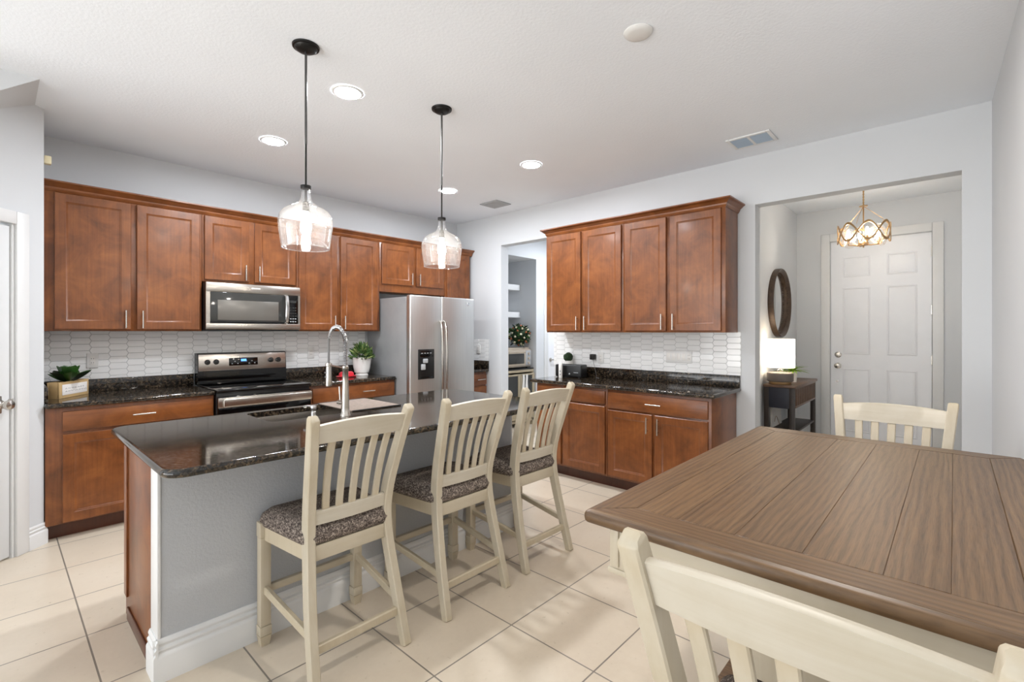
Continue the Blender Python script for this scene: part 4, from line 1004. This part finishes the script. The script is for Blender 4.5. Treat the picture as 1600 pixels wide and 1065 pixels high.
MB().box(KX0+.01, KX1-.01, KY0+.01, KY1-.01, .38, .40, 'consoledk', .003).build('shelf', root)
LX, LY = 5.375, 1.285
root = thing('table_lamp', 'lit table lamp with white drum shade on the console', 'lamp', (LX, LY, KZ))
mb = MB(); mb.lathe([(.001, KZ+.001), (.098, KZ+.001), (.100, KZ+.012), (.100, KZ+.026), (.001, KZ+.026)], 'gold', (LX, LY, 0), 40); mb.build('base_ring', root)
mb = MB(); mb.lathe([(.001, KZ+.026), (.110, KZ+.026), (.119, KZ+.035), (.120, KZ+.10), (.114, KZ+.112), (.10, KZ+.118), (.001, KZ+.118)], 'stone', (LX, LY, 0), 40); mb.build('base', root)
mb = MB(); mb.lathe([(.03, KZ+.117), (.028, KZ+.14), (.012, KZ+.15), (.010, KZ+.24), (.001, KZ+.241)], 'clear', (LX, LY, 0), 24); mb.build('neck', root)
mb = MB(); mb.lathe([(.126, KZ+.168), (.130, KZ+.166), (.130, KZ+.452), (.126, KZ+.452), (.126, KZ+.168)], 'shade', (LX, LY, 0), 48); mb.build('lamp_shade', root)
root = thing('potted_fern', 'small bright green plant in a white pot behind the table lamp', 'plant', (5.66, 1.25, KZ))
mb = MB(); mb.lathe([(.001, 0), (.045, 0), (.052, .11), (.048, .11), (.045, .10), (.001, .1)], 'ceramic', (5.68, 1.25, KZ), 24); mb.build('pot', root)
mb = MB()
for k in range(26):
    a = 2*PI*k/26+random.random()*.3; el = .3+random.random()*.7; d = Vector((math.cos(a)*math.cos(el), math.sin(a)*math.cos(el)*.8, math.sin(el))); mb.leaf((5.68, 1.25, KZ+.10), d, (0, 0, 1), .10+.07*random.random(), .02, .002, 'fern', -.5, 5)
mb.build('foliage', root)
root = thing('framed_canvas', 'white canvas with a gold line leaning under the console', 'picture', (5.55, 1.39, .40))
cxm = Matrix.Translation((5.6, 1.375, .402)) @ Matrix.Rotation(math.radians(-4), 4, 'X')
MB().box(-.17, .17, -.012, .010, 0, .215, 'canvas', .002).build('panel', root, X=cxm)
mb = MB(); mb.tube([(-.10+.02*i, -.0125, .05+.05*math.sin(i*.5)) for i in range(11)], .003, 'gold', 6); mb.build('gold_line', root, X=cxm)
root = thing('round_mirror', 'round wall mirror with dark beaded frame above the console', 'mirror', (5.85, 1.43, 1.70))
MXm = Matrix.Translation((5.86, 1.43, 1.70)) @ Matrix.Rotation(PI/2, 4, 'X'); R0 = .37
mb = MB(); mb.lathe([(.001, .006), (R0-.03, .006)], 'mirror', X=MXm, seg=64); mb.build('glass', root)
mb = MB(); mb.lathe([(R0-.045, .004), (R0-.043, .022), (R0-.03, .034), (R0-.008, .055), (R0, .058), (R0+.006, .05), (R0+.006, .001), (R0-.03, .001)], 'frame', X=MXm, seg=64)
mb.build('frame', root)
mb = MB()
for k in range(78):
    a = 2*PI*k/78; p = MXm @ Vector((math.cos(a)*(R0-.040), math.sin(a)*(R0-.040), .027)); mb.blob(p, .0105, 'frame', 1)
mb.build('beading', root)
HX, HY, HZ = 5.62, .632, 2.18
root = thing('chandelier', 'gold chandelier of interlaced wavy bands with glass, hung in the foyer', 'chandelier', (HX, HY, HZ))
mb = MB(); mb.lathe([(.001, ZC-.03), (.05, ZC-.026), (.06, ZC-.001), (.001, ZC-.001)], 'gold', (HX, HY, 0), 24); mb.build('canopy', root)
mb = MB(); z = ZC-.03
while z > 2.60: mb.lathe([(.004, z-.028), (.007, z-.02), (.007, z-.008), (.004, z)], 'gold', (HX, HY, 0), 8); z -= .026
mb.cyl((HX, HY, 2.30), (HX, HY, 2.61), .006, 'gold', 10); mb.lathe([(.001, 2.575), (.034, 2.575), (.034, 2.583), (.001, 2.583)], 'gold', (HX, HY, 0), 20); mb.lathe([(.001, 2.185), (.006, 2.187), (.008, 2.20), (.04, 2.205), (.042, 2.23), (.012, 2.24), (.001, 2.30)], 'gold', (HX, HY, 0), 20); mb.build('stem', root)
HR = .205
def wavy(ph, amp=.082, zc=2.32, n=72, k=4):
    return [(HX+HR*math.cos(2*PI*i/n), HY+HR*math.sin(2*PI*i/n), zc+amp*math.sin(k*2*PI*i/n+ph)) for i in range(n)]
for ph in (.4, .4+PI):
    w = wavy(ph); mb = MB(); n = len(w); loops = []
    for i, p in enumerate(w):
        p = Vector(p); rd = Vector((p.x-HX, p.y-HY, 0)).normalized()
        loops.append([p+rd*.0035+Vector((0, 0, .011)), p-rd*.0035+Vector((0, 0, .011)), p-rd*.0035-Vector((0, 0, .011)), p+rd*.0035-Vector((0, 0, .011))])
    loops.append(loops[0]); mb.rings(loops, 'gold', cap=(False, False)); mb.build('band', root)
mb = MB()
for k in range(4):
    a0 = 2*PI*k/4+.25
    L = []
    for i in range(7):
        a = a0+1.1*i/6; zc = 2.29+.0*i; hh = .085*math.sin(PI*(.1+.8*i/6)); L.append([(HX+(HR-.02)*math.cos(a), HY+(HR-.02)*math.sin(a), zc-hh), (HX+(HR-.02)*math.cos(a), HY+(HR-.02)*math.sin(a), zc+hh), (HX+(HR-.023)*math.cos(a), HY+(HR-.023)*math.sin(a), zc+hh), (HX+(HR-.023)*math.cos(a), HY+(HR-.023)*math.sin(a), zc-hh)])
    mb.rings(L, 'clear')
mb.build('glass_panel', root)
for k in range(3):
    a = 2*PI*k/3+.9; mb = MB(); mb.tube([(HX, HY, 2.578), (HX+HR*.7*math.cos(a), HY+HR*.7*math.sin(a), 2.46), (HX+HR*math.cos(a), HY+HR*math.sin(a), 2.385)], .0022, 'gold', 6); mb.build('cable', root)
for k in range(4):
    a = 2*PI*k/4+.35; x, y = HX+.12*math.cos(a), HY+.12*math.sin(a)
    mb = MB(); mb.tube([(HX, HY, 2.215), (HX+.06*math.cos(a), HY+.06*math.sin(a), 2.208), (x, y, 2.215), (x, y, 2.235)], .006, 'gold', 8); mb.cyl((x, y, 2.232), (x, y, 2.285), .012, 'gold', 12); ar = mb.build('arm', root)
    mb = MB(); mb.lathe([(.001, 2.285), (.010, 2.285), (.016, 2.31), (.014, 2.335), (.005, 2.36), (.001, 2.362)], 'cbulb', (x, y, 0), 14); mb.build('bulb', ar)
